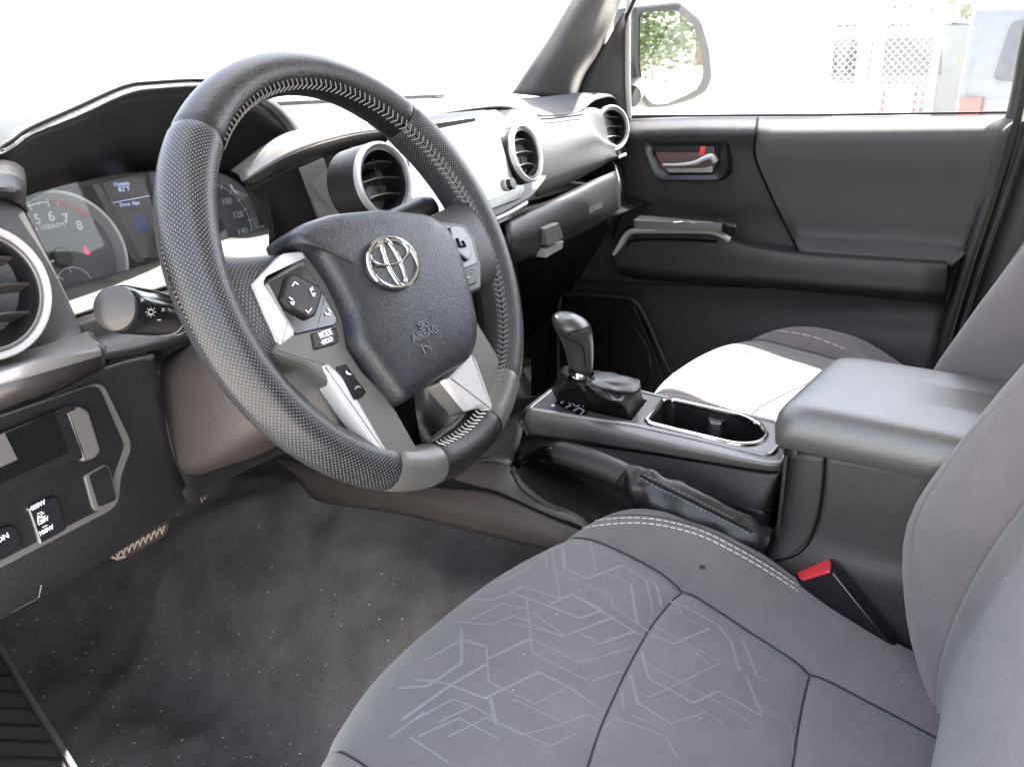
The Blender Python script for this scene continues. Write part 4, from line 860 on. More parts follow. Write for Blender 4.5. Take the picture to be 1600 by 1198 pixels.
# skirt below the panel
kt = [P(824, 638, z=.421), P(870, 645, z=.421), P(988, 664.5, z=.421), P(1100, 689, z=.421), P(1198, 712, z=.421), P(1220, 697, z=.421)]
km = [P(819, 656, x=-.062), P(870, 662, x=-.058), P(990, 682, x=-.056), P(1100, 705, x=-.058), P(1204, 724, x=-.060), P(1226, 712, x=-.045)]
kb = [P(826, 678, x=-.056), P(870, 684, x=-.054), P(995, 703, x=-.052), P(1100, 720, x=-.054), P(1208, 736, x=-.056), P(1228, 722, x=-.04)]
patch('panel_skirt', [kt, km, kb], 'console_satin', con, n=5, ang=50)
patch('panel_front', [[P(824, 638, z=.421), P(868, 605, z=.421), P(892, 589, z=.421)], [P(812, 655, x=-.05), P(850, 620, x=.0), P(872, 598, x=.03)], [P(826, 680, x=-.055), P(850, 650, x=.0), P(870, 625, x=.03)]], 'dark_silver', con, n=4)
# inner wall and trough
wa = [P(800, 712, x=-.06), P(836, 684, x=-.052), P(900, 692, x=-.050), P(1000, 706, x=-.048), P(1100, 722, x=-.050), P(1205, 739, x=-.052), P(1222, 735, x=-.045)]
wbm = [P(812, 716, x=-.075), P(850, 695, x=-.068), P(905, 706, x=-.060), P(1000, 738, x=-.058), P(1100, 765, x=-.058), P(1180, 790, x=-.060), P(1205, 795, x=-.05)]
wf = [P(816, 724, z=.342), P(850, 722, z=.332), P(900, 745, z=.33), P(980, 782, z=.33), P(1080, 815, z=.33), P(1170, 845, z=.33), P(1200, 850, z=.33)]
wc_ = [P(802, 735, x=-.155), P(822, 762, x=-.155), P(862, 790, x=-.155), P(920, 816, x=-.155), Vector((-.152, -.13, .305)), Vector((-.144, -.20, .298)), Vector((-.134, -.27, .295))]
wl_ = [P(797, 725, x=-.162), P(816, 755, x=-.162), P(857, 784, x=-.162), P(912, 808, x=-.162), Vector((-.158, -.13, .315)), Vector((-.150, -.20, .305)), Vector((-.14, -.27, .30))]
patch('side_wall', [wa, [a_*.5+b_*.5 for a_, b_ in zip(wa, wbm)], wbm, wbm], 'dash_plastic', con, n=4, ang=60)
patch('brake_trough', [wbm, wf, wc_, wl_], 'dash_plastic', con, n=4, ang=60)
s0 = [P(730, 716, x=-.162)]+wl_[:5]
s1_ = [P(700, 745, x=-.175), P(760, 764, x=-.175), P(806, 781, x=-.175), P(856, 803, x=-.175), P(930, 835, x=-.175), Vector((-.175, -.13, .28))]
patch('outer_rail', [s0, [a_*.45+b_*.55-VX*.002 for a_, b_ in zip(s0, s1_)], s1_], 'brown_grain', con, n=4, ang=60)
patch('ledge', [[P(700, 700, z=.335), P(760, 668, z=.345), P(822, 640, z=.36)], [P(715, 722, z=.335), P(770, 700, z=.352), P(812, 690, z=.36)], [P(700, 745, x=-.172), P(749, 716, x=-.165), P(798, 725, x=-.162)]], 'dash_plastic', con, n=4)
t0_ = [P(430, 712, x=-.172), P(560, 742, x=-.175), P(690, 759, x=-.176), P(760, 765, x=-.176), P(806, 782, x=-.176), P(856, 804, x=-.176), P(1000, 862, x=-.176)]
t1_ = [P(440, 726, x=-.178), P(560, 765, x=-.18), P(680, 785, x=-.182), P(750, 800, x=-.182), P(806, 818, x=-.182), P(856, 835, x=-.182), P(1000, 890, x=-.182)]
t2_ = [P(462, 740, x=-.172), P(494, 781, x=-.172), P(600, 798, x=-.174), P(680, 816, x=-.175), P(750, 834, x=-.175), P(830, 853, x=-.175), P(1000, 900, x=-.175)]
patch('outer_side', [t0_, t1_, t2_], 'brown_grain', con, n=4, ang=60)
tube('side_seam', spline([p-VX*.001 for p in t0_[1:]], 5), .0012, 'deep_black', con, 6)
patch('console_nose', [[P(640, 560, y=.30), P(740, 540, y=.28), P(830, 560, y=.28)], [P(650, 640, y=.26), P(740, 640, y=.24), P(830, 610, y=.22)], [P(660, 705, y=.26), P(740, 690, y=.20), P(832, 650, y=.14)]], 'black_plastic', con, n=4)
tube('nose_edge', spline([P(668, 692, y=.20), P(700, 668, y=.19), P(740, 636, y=.18)], 5), .0055, 'armrest_vinyl', con, 8, flat=.5)
# storage bin under the armrest lid
SX = -.104
sb0 = [P(1286, 711, x=SX), P(1360, 723, x=SX), P(1450, 740, x=SX), P(1600, 765, x=SX)]
patch('bin_side', [sb0, [P(1283, 770, x=SX), P(1360, 785, x=SX), P(1450, 800, x=SX), P(1600, 830, x=SX)], [P(1268, 830, x=SX), P(1350, 860, x=SX), P(1450, 880, x=SX), P(1600, 900, x=SX)],
    [P(1225, 872, x=SX-.004), P(1320, 900, x=SX-.006), P(1420, 930, x=SX-.006), P(1600, 960, x=SX-.006)], [P(1180, 900, x=SX), P(1290, 980, x=SX), P(1400, 1050, x=SX), P(1600, 1150, x=SX)]], 'vinyl_grain', con, n=6, ang=60)
patch('bin_corner', [[P(1226, 700, x=-.070), P(1243, 704, x=-.100), P(1288, 712, x=SX-.001)], [P(1220, 760, x=-.070), P(1236, 765, x=-.100), P(1284, 770, x=SX-.001)], [P(1212, 820, x=-.070), P(1224, 832, x=-.100), P(1270, 832, x=SX-.001)], [P(1180, 855, x=-.075), P(1195, 880, x=-.102), P(1232, 873, x=SX-.004)]], 'vinyl_grain', con, n=6, ang=50)
tube('corner_strip', spline([P(1243, 702, x=-.097), P(1238, 740, x=-.095), P(1230, 780, x=-.093), P(1218, 822, x=-.09), P(1196, 842, x=-.09), P(1170, 846, x=-.09)], 6), .0038, 'black_plastic', con, 8)
tube('bin_seam', spline([P(1289, 712, x=SX-.002), P(1285, 760, x=SX-.002), P(1279, 800, x=SX-.002), P(1270, 832, x=SX-.002), P(1258, 855, x=SX-.003), P(1238, 869, x=SX-.005), P(1210, 875, x=SX-.005)], 5), .0009, 'deep_black', con, 6)
prism('bin_front', [Vector((SX+.01, -.283, .20)), Vector((.10, -.283, .20)), Vector((.10, -.283, .46)), Vector((SX+.01, -.283, .46))], VY, .004, 'dash_plastic', con, bev=.001)
obj('bin_far_side', [(.104, -.283, .10), (.104, -.9, .10), (.104, -.9, .46), (.104, -.283, .46)], [(0, 1, 2, 3)], 'vinyl_grain', con, solid=.004)
obj('tunnel_far_side', [(.10, .35, .0), (.10, -.283, .0), (.075, -.283, .415), (.085, .01, .415), (.09, .35, .30)], [(0, 1, 2, 3, 4)], 'dash_plastic', con, solid=.004)
# armrest lid
lid = thing('armrest_lid', 'padded grey vinyl armrest lid on the centre console beside the driver seat', 'armrest', (0, -.42, .5))
def rrect(x0, x1, y0, y1, z, r): return rnd([Vector((x0, y0, z)), Vector((x1, y0, z)), Vector((x1, y1, z)), Vector((x0, y1, z))], r, 6)
Ls = []
for z, g, r in ((.462, -.004, .02), (.464, 0, .02), (.480, .002, .024), (.492, .0005, .026), (.4985, -.003, .028), (.5030, -.0075, .030), (.5055, -.014, .03), (.5068, -.024, .03), (.5075, -.045, .02), (.508, -.07, .01)):
    Ls.append(rrect(-.107-g, .107+g, -.66, -.268+g*1.0, z, r))
vs = [p for l in Ls for p in l]; k = len(Ls[0]); fs = gridf(len(Ls), k, True)+[tuple(range((len(Ls)-1)*k, len(Ls)*k)), tuple(range(k))[::-1]]
lo_ = obj('lid_pad', vs, fs, 'armrest_vinyl', lid, ang=70)
b = bmesh.new(); b.from_mesh(lo_.data); bmesh.ops.recalc_face_normals(b, faces=b.faces); b.to_mesh(lo_.data); b.free()
prism('lid_base', rrect(-.101, .101, -.66, -.275, .452, .02), VZ, .012, 'black_plastic', lid, bev=.001)
# gear selector
gs = thing('gear_selector', 'gear selector with satin grey knob and folded black leather boot', 'gear selector', P(925, 640, z=ZP))
GD = (P(905, 560, y=-.015)-CAM).dot(FW)
def ringpx(cx, cy, r, dy=0, tilt=.30, ry=1):
    c = P(cx, cy, y=-.015+dy); rr = r*((c-CAM).dot(FW))/F_PX; a = Vector((.1, -.25, 1)).normalized(); u_, v_ = frame_of(a)
    return [c+(u_*cos(2*pi*j/32)+v_*sin(2*pi*j/32)*ry)*rr for j in range(32)]
kn2 = [ringpx(*q) for q in ((908, 596, 15), (908, 586, 17), (907, 574, 19.5), (906, 560, 22), (904, 546, 24.5), (901, 532, 27.5), (897, 521, 31), (894, 512, 33.2), (893, 505, 33), (893, 499, 30), (893, 494, 23), (893, 491, 12), (893, 490, 1))]
kno = obj('knob', [p for r in kn2 for p in r], gridf(len(kn2), 32, True), 'knob_satin', gs, ang=60, sub=1)
TK = bvh(kno)
lay('knob_seam', TK, [sp2([(860, 513), (872, 520), (890, 529), (906, 537), (912, 548), (915, 574)]), sp2([(888, 524), (892, 518), (905, 516), (922, 509)])], .0014, 'deep_black', kno, lift=.0004, step=3)
lathe('collar', P(908, 583, y=-.018), (.1, -.25, 1), [(.0150, -.003), (.0158, 0), (.0150, .004)], 'chrome', gs, 28, cap=False)
neck = ringpx(908, 590, 17.5); base_b = []
gh = [P(a, b_, z=ZP-.004) for a, b_ in ((866, 629), (893, 603), (1012, 624), (986, 657))]
bc = sum(gh, Vector())/4
brow_ = []
NB = 72
def boundary(th):
    # point of the gate opening outline in direction th
    d = Vector((cos(th), sin(th), 0)); best = None
    for i in range(4):
        a_, b_ = gh[i], gh[(i+1) % 4]; e = b_-a_; den = d.x*e.y-d.y*e.x
        if abs(den) < 1e-9: continue
        r = a_-bc; t = (r.x*e.y-r.y*e.x)/den; s = (r.x*d.y-r.y*d.x)/den
        if t > 0 and -1e-6 <= s <= 1+1e-6 and (best is None or t < best): best = t
    return bc+d*(best or .03)
nc = sum(neck, Vector())/len(neck); NR = .0165
rows = []
for i in range(15):
    t = i/14; r = []
    for j in range(NB):
        th = 2*pi*j/NB; e = boundary(th); e = bc+(e-bc)*.97; e.x = max(e.x, -9)
        q = nc+Vector((cos(th), sin(th), 0))*NR
        s = t**.8; p = q*(1-s)+e*s; bulge = .013*sin(pi*min(1, t*1.08))*(1+.3*cos(th))
        fold = .0045*sin(pi*t)*(sin(th*5+t*4)+.6*sin(th*9-t*7+1))+.003*sin(pi*t)*noise.noise(Vector((cos(th)*2.2, sin(th)*2.2, t*4)))*2
        d = Vector((cos(th), sin(th), .3)); p = p+d*(bulge+fold)
        p.z = q.z*(1-t)+e.z*t+.012*sin(pi*t)*(1 if t > .5 else .6)+.004*sin(pi*t)*sin(th*3+2+t*5)
        if t > .97: p = e
        r.append(p)
    rows.append(r)
obj('leather_boot', [p for r in rows for p in r], gridf(15, NB, True), 'smooth_leather', gs, ang=60, sub=1)
obj('gate_floor', [p-VZ*.002 for p in gh], [(0, 1, 2, 3)], 'gloss_black', con, smooth=False)
gp = prism('gate_plate', rnd([P(a, b_, z=ZP-.001) for a, b_ in ((867, 631), (880, 619), (924, 628), (916, 650), (905, 650))], .001), VZ, .0015, 'gloss_black', con, base=-.003, bev=0)
for pts in (((876, 628), (886, 625), (892, 632), (884, 636)), ((893, 628), (900, 634), (908, 631)), ((896, 641), (905, 636), (913, 641), (907, 646)), ((900, 629), (912, 634))):
    tube('gate_mark', [P(a, b_, z=ZP+.0012) for a, b_ in pts], .0006, 'white_print', gp, 5)
lathe('gate_lamp', P(864, 633, z=ZP+.0005), VZ, [(.0025, 0), (.0022, .0008), (.001, .001)], 'display_text', gp, 12)
# handbrake
hbk = thing('handbrake', 'black handbrake lever with stitched leather gaiter lying in the console trough', 'handbrake', P(1000, 760, x=-.11))
hp = spline([P(a, b_, x=-.108) for a, b_ in ((868, 706), (885, 709), (920, 720), (955, 735), (985, 750))], 5)
tube('grip', hp, [.0105, .0118, .012, .0122, .0125, .0126]+[.013+.0001*i for i in range(len(hp)-6)], 'dash_plastic', hbk, 20, flat=1.15)
tube('release_button', [P(a, b_, x=-.108) for a, b_ in ((856, 703), (862, 704.5), (870, 706.5))], [.0050, .0056, .0056], 'gloss_black', hbk, 16)
gp_ = spline([P(a, b_, x=c) for a, b_, c in ((972, 745, -.108), (984, 750, -.108), (1008, 762, -.108), (1040, 778, -.108), (1080, 796, -.108), (1130, 818, -.106), (1172, 836, -.104), (1200, 846, -.10))], 6)
vs = []; n_ = 40; RG = [.0142, .0165, .0215, .0205, .0225, .0195, .0165, .013]
for i, p in enumerate(gp_):
    d = (gp_[min(i+1, len(gp_)-1)]-gp_[max(i-1, 0)]).normalized(); u_ = d.cross(VZ).normalized(); v_ = u_.cross(d); t = i/6; a_ = int(min(t, 6)); r = RG[a_]+(RG[a_+1]-RG[a_])*(t-a_)
    for j in range(n_):
        q = 2*pi*j/n_; f = 1+.13*min(1, t)*noise.noise(Vector((cos(q)*1.6, sin(q)*1.6, t*1.5)))+.05*min(1, t)*sin(t*5+q*2); tri = 1-.16*(v_.z > 0)*abs(cos(q))*max(0, sin(q))
        vs.append(p+u_*(r*f*cos(q))+v_*(r*f*1.15*sin(q)*tri))
ga_ = obj('leather_gaiter', vs, gridf(len(gp_), n_, True), 'smooth_leather', hbk, ang=60, sub=1)
TGa = bvh(ga_)
lay('gaiter_seam', TGa, [sp2([(1000, 742), (1030, 758), (1060, 772), (1100, 792), (1140, 812), (1175, 830)]), sp2([(978, 734), (970, 748), (972, 762)])], .0016, 'deep_black', ga_, lift=.0006, step=4)
lay('gaiter_stitching', TGa, [sp2([(1002, 747), (1030, 763), (1060, 777), (1100, 797), (1140, 817), (1172, 834)]), sp2([(1006, 741), (1036, 755), (1066, 769), (1104, 789), (1144, 809)])], .0009, 'thread_grey', ga_, lift=.0008, step=2.2, dash=(1, 3), kind='stuff')
# ================================================================== seats
def cushion(xc, yf, z0, slope, parent, mir=1, hw=.262):
    """seat cushion: rounded nose at yf, bolsters either side of a flatter insert; mir=1: console side at +x"""
    U = [-1.0, -1.01, -.985, -.94, -.87, -.79, -.73, -.69, -.66, -.6, -.4, -.2, 0, .2, .4, .6, .66, .69, .73, .79, .87, .94, .985, 1.01, 1.0]
    H = [-.14, -.06, -.022, -.003, .006, .006, .002, -.003, -.0035, -.001, .002, .003, .003, .003, .002, -.001, -.0035, -.003, .002, .006, .006, -.003, -.022, -.06, -.14]
    rows = []; steps = [(.002, -.15), (-.002, -.09), (.002, -.055), (.010, -.030), (.025, -.013), (.045, -.004), (.075, 0), (.105, .0), (.128, 0), (.142, -.0006), (.151, -.002), (.158, -.0045), (.165, -.002), (.174, -.0006), (.188, 0), (.212, 0), (.245, 0), (.272, 0), (.287, -.0006), (.296, -.002), (.303, -.0045), (.310, -.002), (.319, -.0006), (.334, 0), (.36, 0), (.41, 0), (.48, 0), (.56, -.01)]
    for dy, dz in steps:
        r = []
        for u, h in zip(U, H):
            u_0 = u; side = 1 if abs(u) > .695 else 0; sl_ = .055*min(1, max(0, (dy-.08)/.08))*(.62-u_0) if abs(u) < .8 else 0
            kw = .95-.13*max(0, min(1, (dy-.12)/.18)); a_u = abs(u); wu = a_u*kw if a_u <= .69 else (1-(1-a_u)*(1-.69*kw)/.31 if a_u <= 1 else a_u); u = math.copysign(wu, u)
            bow = (.055 if u > 0 else .105)*abs(u)**2.6*(1 if dy < .1 else .5+.5*cos(pi*min(1, (dy-.1)/.4)))
            groove = 0 if side and dz < 0 and dy > .14 else dz
            y = yf-dy-bow-sl_*(1 if abs(u_0) <= .7 else max(0, (.8-abs(u_0))/.1)); fr = max(0, 1-dy/.06); z = z0+slope*(-dy)+groove+h*(1-.6*fr if h > -.01 else 1)+.021*math.exp(-((dy-.14)/.10)**2)*max(0, min(1, (abs(u_0)-.69)/.14))+.0016*noise.noise(Vector((u*5+xc*9, dy*22, 1)))
            wd = hw*(1-.05*fr*abs(u)); r.append(Vector((xc+u*wd*mir, y, z)))
        rows.append(r)
    return rows
def seat(name, label, xc, yf, z0, slope, by, bz, mir, hw, yaw):
    s = thing(name, label, 'car seat', (xc, yf-.3, 0))
    rows = cushion(xc, yf, z0, slope, s, mir, hw); nu = 4
    rs = [spline(r, 4) for r in rows]; cols = [spline([r[j] for r in rs], 4) for j in range(len(rs[0]))]; g = [[c[i] for c in cols] for i in range(len(cols[0]))]
    nc_ = len(g[0]); parts = {}
    # columns: spline n=4 per span; seam between insert and bolster at U index 7 / 17
    a_, b_ = 7*4, 17*4
    def piece(nm, j0, j1, m):
        v = [p for r in g for p in r[j0:j1+1]]; return obj(nm, v, gridf(len(g), j1-j0+1), m, s, cam_side=(0, 0, 1), solid=.004, ang=60)
    ins_ = piece('cushion_insert', a_, b_, 'fabric_insert'); b1 = piece('cushion_bolster', 0, a_, 'fabric_bolster'); b2 = piece('cushion_bolster', b_, nc_-1, 'fabric_bolster')
    # backrest: columns across, rows upward
    U = [-1.0, -1.02, -1.0, -.96, -.90, -.82, -.74, -.70, -.66, -.58, -.3, 0, .3, .58, .66, .70, .74, .82, .90, .96, 1.0, 1.02, 1.0]
    D = [.16, .08, .03, .004, -.006, .002, .026, .046, .055, .055, .052, .050, .052, .055, .055, .046, .026, .002, -.006, .004, .03, .08, .16]   # depth behind the bolster crest
    R_ = [(-.20, .062, 1.0), (-.10, .034, 1.0), (-.03, .006, 1.0), (.06, -.006, 1.0), (.15, .026, 1.0), (.25, .074, .99), (.35, .13, .965), (.45, .19, .92), (.55, .25, .86), (.60, .285, .82), (.62, .32, .78), (.60, .39, .76)]
    br = []
    for dz, dy, wk in R_:
        br.append([Vector((xc+u*.268*wk*mir, by-dy-(d if d > .06 else d*(.3+.7*min(1, max(0, (dz+.10)/.16))))*(1.1 if abs(u) < .7 else 1)-yaw*(1-u)/2*min(1, max(0, (dz+.14)/.2)), bz+dz)) for u, d in zip(U, D)])
    rs = [spline(r, 4) for r in br]; cols = [spline([r[j] for r in rs], 4) for j in range(len(rs[0]))]; g2 = [[c[i] for c in cols] for i in range(len(cols[0]))]; nc2 = len(g2[0])
    def piece2(nm, j0, j1, m):
        v = [p for r in g2 for p in r[j0:j1+1]]; return obj(nm, v, gridf(len(g2), j1-j0+1), m, s, cam_side=(0, 1, .3), solid=.004, ang=60)
    bi = piece2('backrest_insert', 28, 60, 'fabric_insert'); c1 = piece2('backrest_bolster', 0, 28, 'fabric_bolster'); c2 = piece2('backrest_bolster', 60, nc2-1, 'fabric_bolster')
    nu_ = len(g)
    def along(pts, wd, name_, par_, m='seam_dark', lift=.0007):
        v = []; n = len(pts)
        for i, p in enumerate(pts):
            d = (pts[min(i+1, n-1)]-pts[max(i-1, 0)]).normalized(); q = d.cross(VZ).normalized()*wd/2; v += [p+q+VZ*lift*.6, p+VZ*lift*1.2, p-q+VZ*lift*.6]
        obj(name_, v, gridf(n, 3), m, par_)
    if mir == 1 or mir == -1:
        for r_ in (11*4, 20*4): along([g[r_][j] for j in range(a_+1, b_)], .0020, 'cross_seam', ins_)
        for c_ in (a_, b_): along([g[i][c_] for i in range(16, nu_)], .0026, 'bolster_seam', s)
    return s, ins_, b1, b2, bi, c1, c2, g, g2
ds = seat('driver_seat', 'grey cloth driver seat in the foreground with geometric line pattern and pale stitching', -.378, -.052, .367, .20, -.412, .37, 1, .284, .125)
ps = seat('passenger_seat', 'grey cloth passenger seat beyond the console, its cushion partly in bright sunlight',   .378, .040, .385, .20, -.375, .40, -1, .262, 0)
TD = bvh(ds[1], ds[2], ds[3]); TP = bvh(ps[1], ps[2], ps[3]); TI = bvh(ds[1])
# woven line pattern of the driver cushion, traced on the cloth
c6 = lambda *q: [(560+a/3.194, 780+b_/3.194) for a, b_ in q]
c2_ = lambda *q: [(800+a/3.993, 840+b_/3.993) for a, b_ in q]
bold = [c2_((310, 10), (330, 190), (470, 252), (685, 172), (840, 260), (900, 290), (930, 420)), c2_((0, 340), (60, 300), (300, 380)), c2_((240, 410), (375, 350), (570, 450), (425, 500), (0, 340)), c2_((375, 350), (830, 620)),
    c2_((420, 590), (545, 660), (770, 580)), c2_((740, 285), (780, 530), (860, 590)), c6((200, 940), (345, 930), (515, 815), (515, 650)), c6((215, 1100), (460, 925), (640, 820)), c6((460, 925), (630, 992), (900, 860), (1060, 940), (1200, 1040)), c2_((980, 390), (1100, 440), (1280, 540), (1370, 650), (1420, 830)),
    c2_((870, 600), (1010, 660), (1230, 565)), c2_((810, 710), (850, 870), (1130, 1030), (1285, 955), (1560, 1110)), c2_((740, 850), (785, 1030), (1000, 1160)), c6((660, 990), (685, 1120)), c2_((1440, 640), (1530, 860), (1600, 890)), c2_((1460, 860), (1560, 1100))]
thin = [c2_((205, 10), (218, 190), (400, 260), (615, 365), (630, 430), (800, 540)), c2_((250, 100), (300, 375)), c2_((490, 20), (520, 185), (560, 205), (740, 285)), c2_((120, 460), (330, 610), (650, 490)), c2_((90, 370), (125, 710), (480, 895), (690, 825)),
    c2_((0, 670), (120, 625), (430, 775), (740, 685)), c2_((0, 530), (330, 610)), c2_((835, 250), (880, 470)), c6((560, 600), (720, 515), (850, 550)), c6((480, 605), (660, 625), (770, 580), (860, 610)), c6((500, 700), (640, 735), (650, 905), (880, 1020), (1035, 940)), c6((650, 790), (860, 695)),
    c6((560, 495), (680, 500), (820, 435), (960, 480)), c6((330, 800), (440, 740), (510, 700)), c6((690, 320), (870, 330), (560, 500)), c6((280, 900), (440, 915), (640, 990)), c6((260, 1110), (470, 995), (580, 1035), (700, 1100)), c6((400, 1110), (570, 1030)), c2_((870, 540), (1310, 775), (860, 990), (790, 960)),
    c2_((820, 770), (1070, 905), (1285, 1020), (1500, 1160)), c2_((1040, 430), (1060, 480), (1230, 565)), c2_((1070, 640), (1240, 800)), c2_((740, 1100), (900, 1170)), c2_((1000, 1150), (1210, 1085), (1330, 1160)), c2_((680, 950), (700, 1060)), c2_((0, 1000), (330, 1150), (470, 1100)), c6((300, 1180), (500, 1090), (700, 1190)), c6((150, 1190), (330, 1060))]
for l in ([(930, 1150), (960, 1120), (1040, 1150), (1060, 1185)], [(700, 1150), (760, 1120), (860, 1165), (900, 1145)], [(1180, 1100), (1235, 1130), (1240, 1190)], [(640, 1150), (700, 1190)]): thin.append(l)
c3 = lambda *q: [(562+a/3.002, 781+b_/3.002) for a, b_ in q]
thin += [c3((290, 750), (330, 740), (470, 660)), c3((530, 465), (625, 468), (760, 405)), c3((480, 650), (590, 680), (600, 745), (800, 655)), c3((430, 865), (345, 845), (280, 835)), c3((600, 745), (600, 770)),
    c3((605, 850), (665, 885)), c3((805, 580), (950, 640), (1190, 545)), c3((950, 1050), (1060, 1000), (1130, 1030)), c3((690, 300), (820, 305), (620, 400)), c3((640, 1040), (760, 1100), (950, 1050))]
lay('woven_line', TI, bold, .0030, 'fabric_line', ds[1], lift=.0003, step=7)
lay('woven_line', TI, thin, .0018, 'fabric_line', ds[1], lift=.00025, step=7)
e1 = sp2([(884, 821), (905, 813), (950, 806), (1000, 804), (1050, 811), (1100, 826), (1150, 851), (1200, 880), (1246, 910)])
e1 = [(a, b_+5) for a, b_ in e1]; e2 = [(a, b_+8) for a, b_ in e1]
lay('top_stitching', TD, [e1, e2], .0016, 'thread_light', ds[0], lift=.0008, step=2.6, dash=(1, 4), thick=.0005, kind='stuff')
lay('edge_seam', TD, [[(a, b_-5) for a, b_ in e1]], .0011, 'seam_dark', ds[0], lift=.0006, step=4)
TB = bvh(ds[4], ds[5], ds[6])
lay('edge_stitching', TB, [sp2([(1600, 592), (1560, 630), (1520, 672), (1480, 728), (1450, 772), (1430, 815), (1424, 850)])], .0013, 'thread_grey', ds[0], lift=.0008, step=2.6, dash=(1, 4), kind='stuff')
lay('fabric_stain', TD, [[(1093, 884), (1102, 887)]], .004, 'seam_dark', ds[0], lift=.0004, step=3)
mb = MB()
for px, py in ((905, 922), (870, 960), (818, 1022), (1573, 902), (802, 1078), (1094, 1122), (1408, 1064), (760, 1090), (930, 890), (1290, 930)):
    h = on(TD, px, py) or on(TB, px, py)
    if h: c, n = h; u_, v_ = frame_of(n); mb.add([c+n*.0006+(u_*cos(q)+v_*sin(q))*.0005 for q in (0, 1.2, 2.4, 3.8, 5)]+[c+n*.0012], [(0, 1, 5), (1, 2, 5), (2, 3, 5), (3, 4, 5), (4, 0, 5)])
o = mb.build('lint', 'white_print', None, kind='stuff'); tag(o, 'tiny white lint specks on the driver seat cloth', 'lint')
# passenger cushion details
cP = lambda *q: [(780+a/3.524, 330+b_/3.524) for a, b_ in q]
TPI = bvh(ps[1])
lay('woven_line', TP, [cP((1040, 930), (1100, 930), (1180, 990), (1250, 1050), (1400, 1060)), cP((1110, 950), (1140, 1010), (1230, 1060)), cP((1180, 970), (1340, 1020), (1420, 1060)), cP((980, 960), (1060, 1000), (1110, 1000))], .003, 'fabric_line', ps[1], lift=.0005)
lay('edge_stitching', TP, [sp2([(1048, 588), (1085, 551), (1130, 526), (1175, 517), (1220, 517), (1270, 526), (1320, 545)])], .0014, 'thread_light', ps[0], lift=.0008, step=3, dash=(1, 4), kind='stuff')
TPB = bvh(ps[4], ps[5], ps[6])
lay('edge_stitching', TPB, [sp2([(1600, 336), (1560, 385), (1520, 440), (1500, 480)])], .0014, 'thread_grey', ps[0], lift=.0008, step=3, dash=(1, 4), kind='stuff')
# seat belt buckle
bu = thing('seat_belt_buckle', 'black seat belt buckle with red release button between seat and console', 'buckle', P(1300, 930, x=-.12))
BX = -.112
bax = (P(1278, 893, x=BX)-P(1352, 985, x=BX)).normalized()
bu_, bv_ = None, None
tp = [RP(a, b_, P(1278, 893, x=BX), bax+Vector((-.25, 0, .1))) for a, b_ in ((1244, 908), (1254, 884), (1300, 873), (1310, 881), (1308, 901), (1252, 918))]
prism('housing', rnd(tp, .004), bax, .004, 'gloss_black', bu, base=-.085, bev=.0018)
ti = [sum(tp, Vector())/6+(p-sum(tp, Vector())/6)*.80+(tp[1]-tp[5])*.03 for p in tp]
prism('release_button', rnd(ti, .004), bax, .006, 'red_plastic', bu, bev=.0015)
sbk = thing('seat_side_trim', 'short black plastic trim piece at the joint of driver cushion and backrest', 'trim', P(1455, 1040, x=-.13))
tube('trim_body', [P(1438, 1020, x=-.12), P(1452, 1035, x=-.125), P(1462, 1052, x=-.13)], [.004, .006, .005], 'dark_silver', sbk, 10)

# ================================================================== outside the cab
GZ = -.55
gnd = obj('ground', [(-300, -300, GZ), (300, -300, GZ), (300, 300, GZ), (-300, 300, GZ)], [(0, 1, 2, 3)], 'concrete', None, smooth=False); gnd['kind'] = 'structure'
gr_ = obj('grass', [(1.5, -60, GZ+.01), (9, -60, GZ+.01), (9, -9, GZ+.01), (1.5, -9, GZ+.01)], [(0, 1, 2, 3)], 'grass_ground', None, smooth=False); gr_['kind'] = 'structure'
# door mirror
mir = thing('door_mirror', 'black passenger door mirror seen through the side window, reflecting leafy trees', 'mirror', P(1050, 110, x=.95))
MC = P(1048, 108, x=.95); MNn = Vector((-.48, -.875, .004)).normalized()
def MP(*pts, o=0): return [RP(a, b_, MC+MNn*o, MNn) for a, b_ in pts]
mo = rnd(MP((988, 10), (1060, 2), (1094, 30), (1108, 76), (1112, 122), (1103, 144), (1078, 158), (1040, 168), (1012, 170), (996, 150), (988, 100)), .012)
prism('mirror_housing', mo, MNn, .006, 'black_plastic', mir, base=-.07, bev=.006)
mg = rnd(MP((1000, 20), (1056, 16), (1084, 40), (1096, 84), (1098, 118), (1090, 138), (1068, 150), (1040, 162), (1020, 163), (1007, 150), (999, 100), o=.008), .012)
prism('mirror_glass', mg, MNn, .0008, 'mirror_glass', mir, base=-.001, bev=0)
tube('mirror_arm', [P(985, 150, x=.76), P(992, 140, x=.84), P(1000, 130, x=.92)], .022, 'black_plastic', mir, 12)
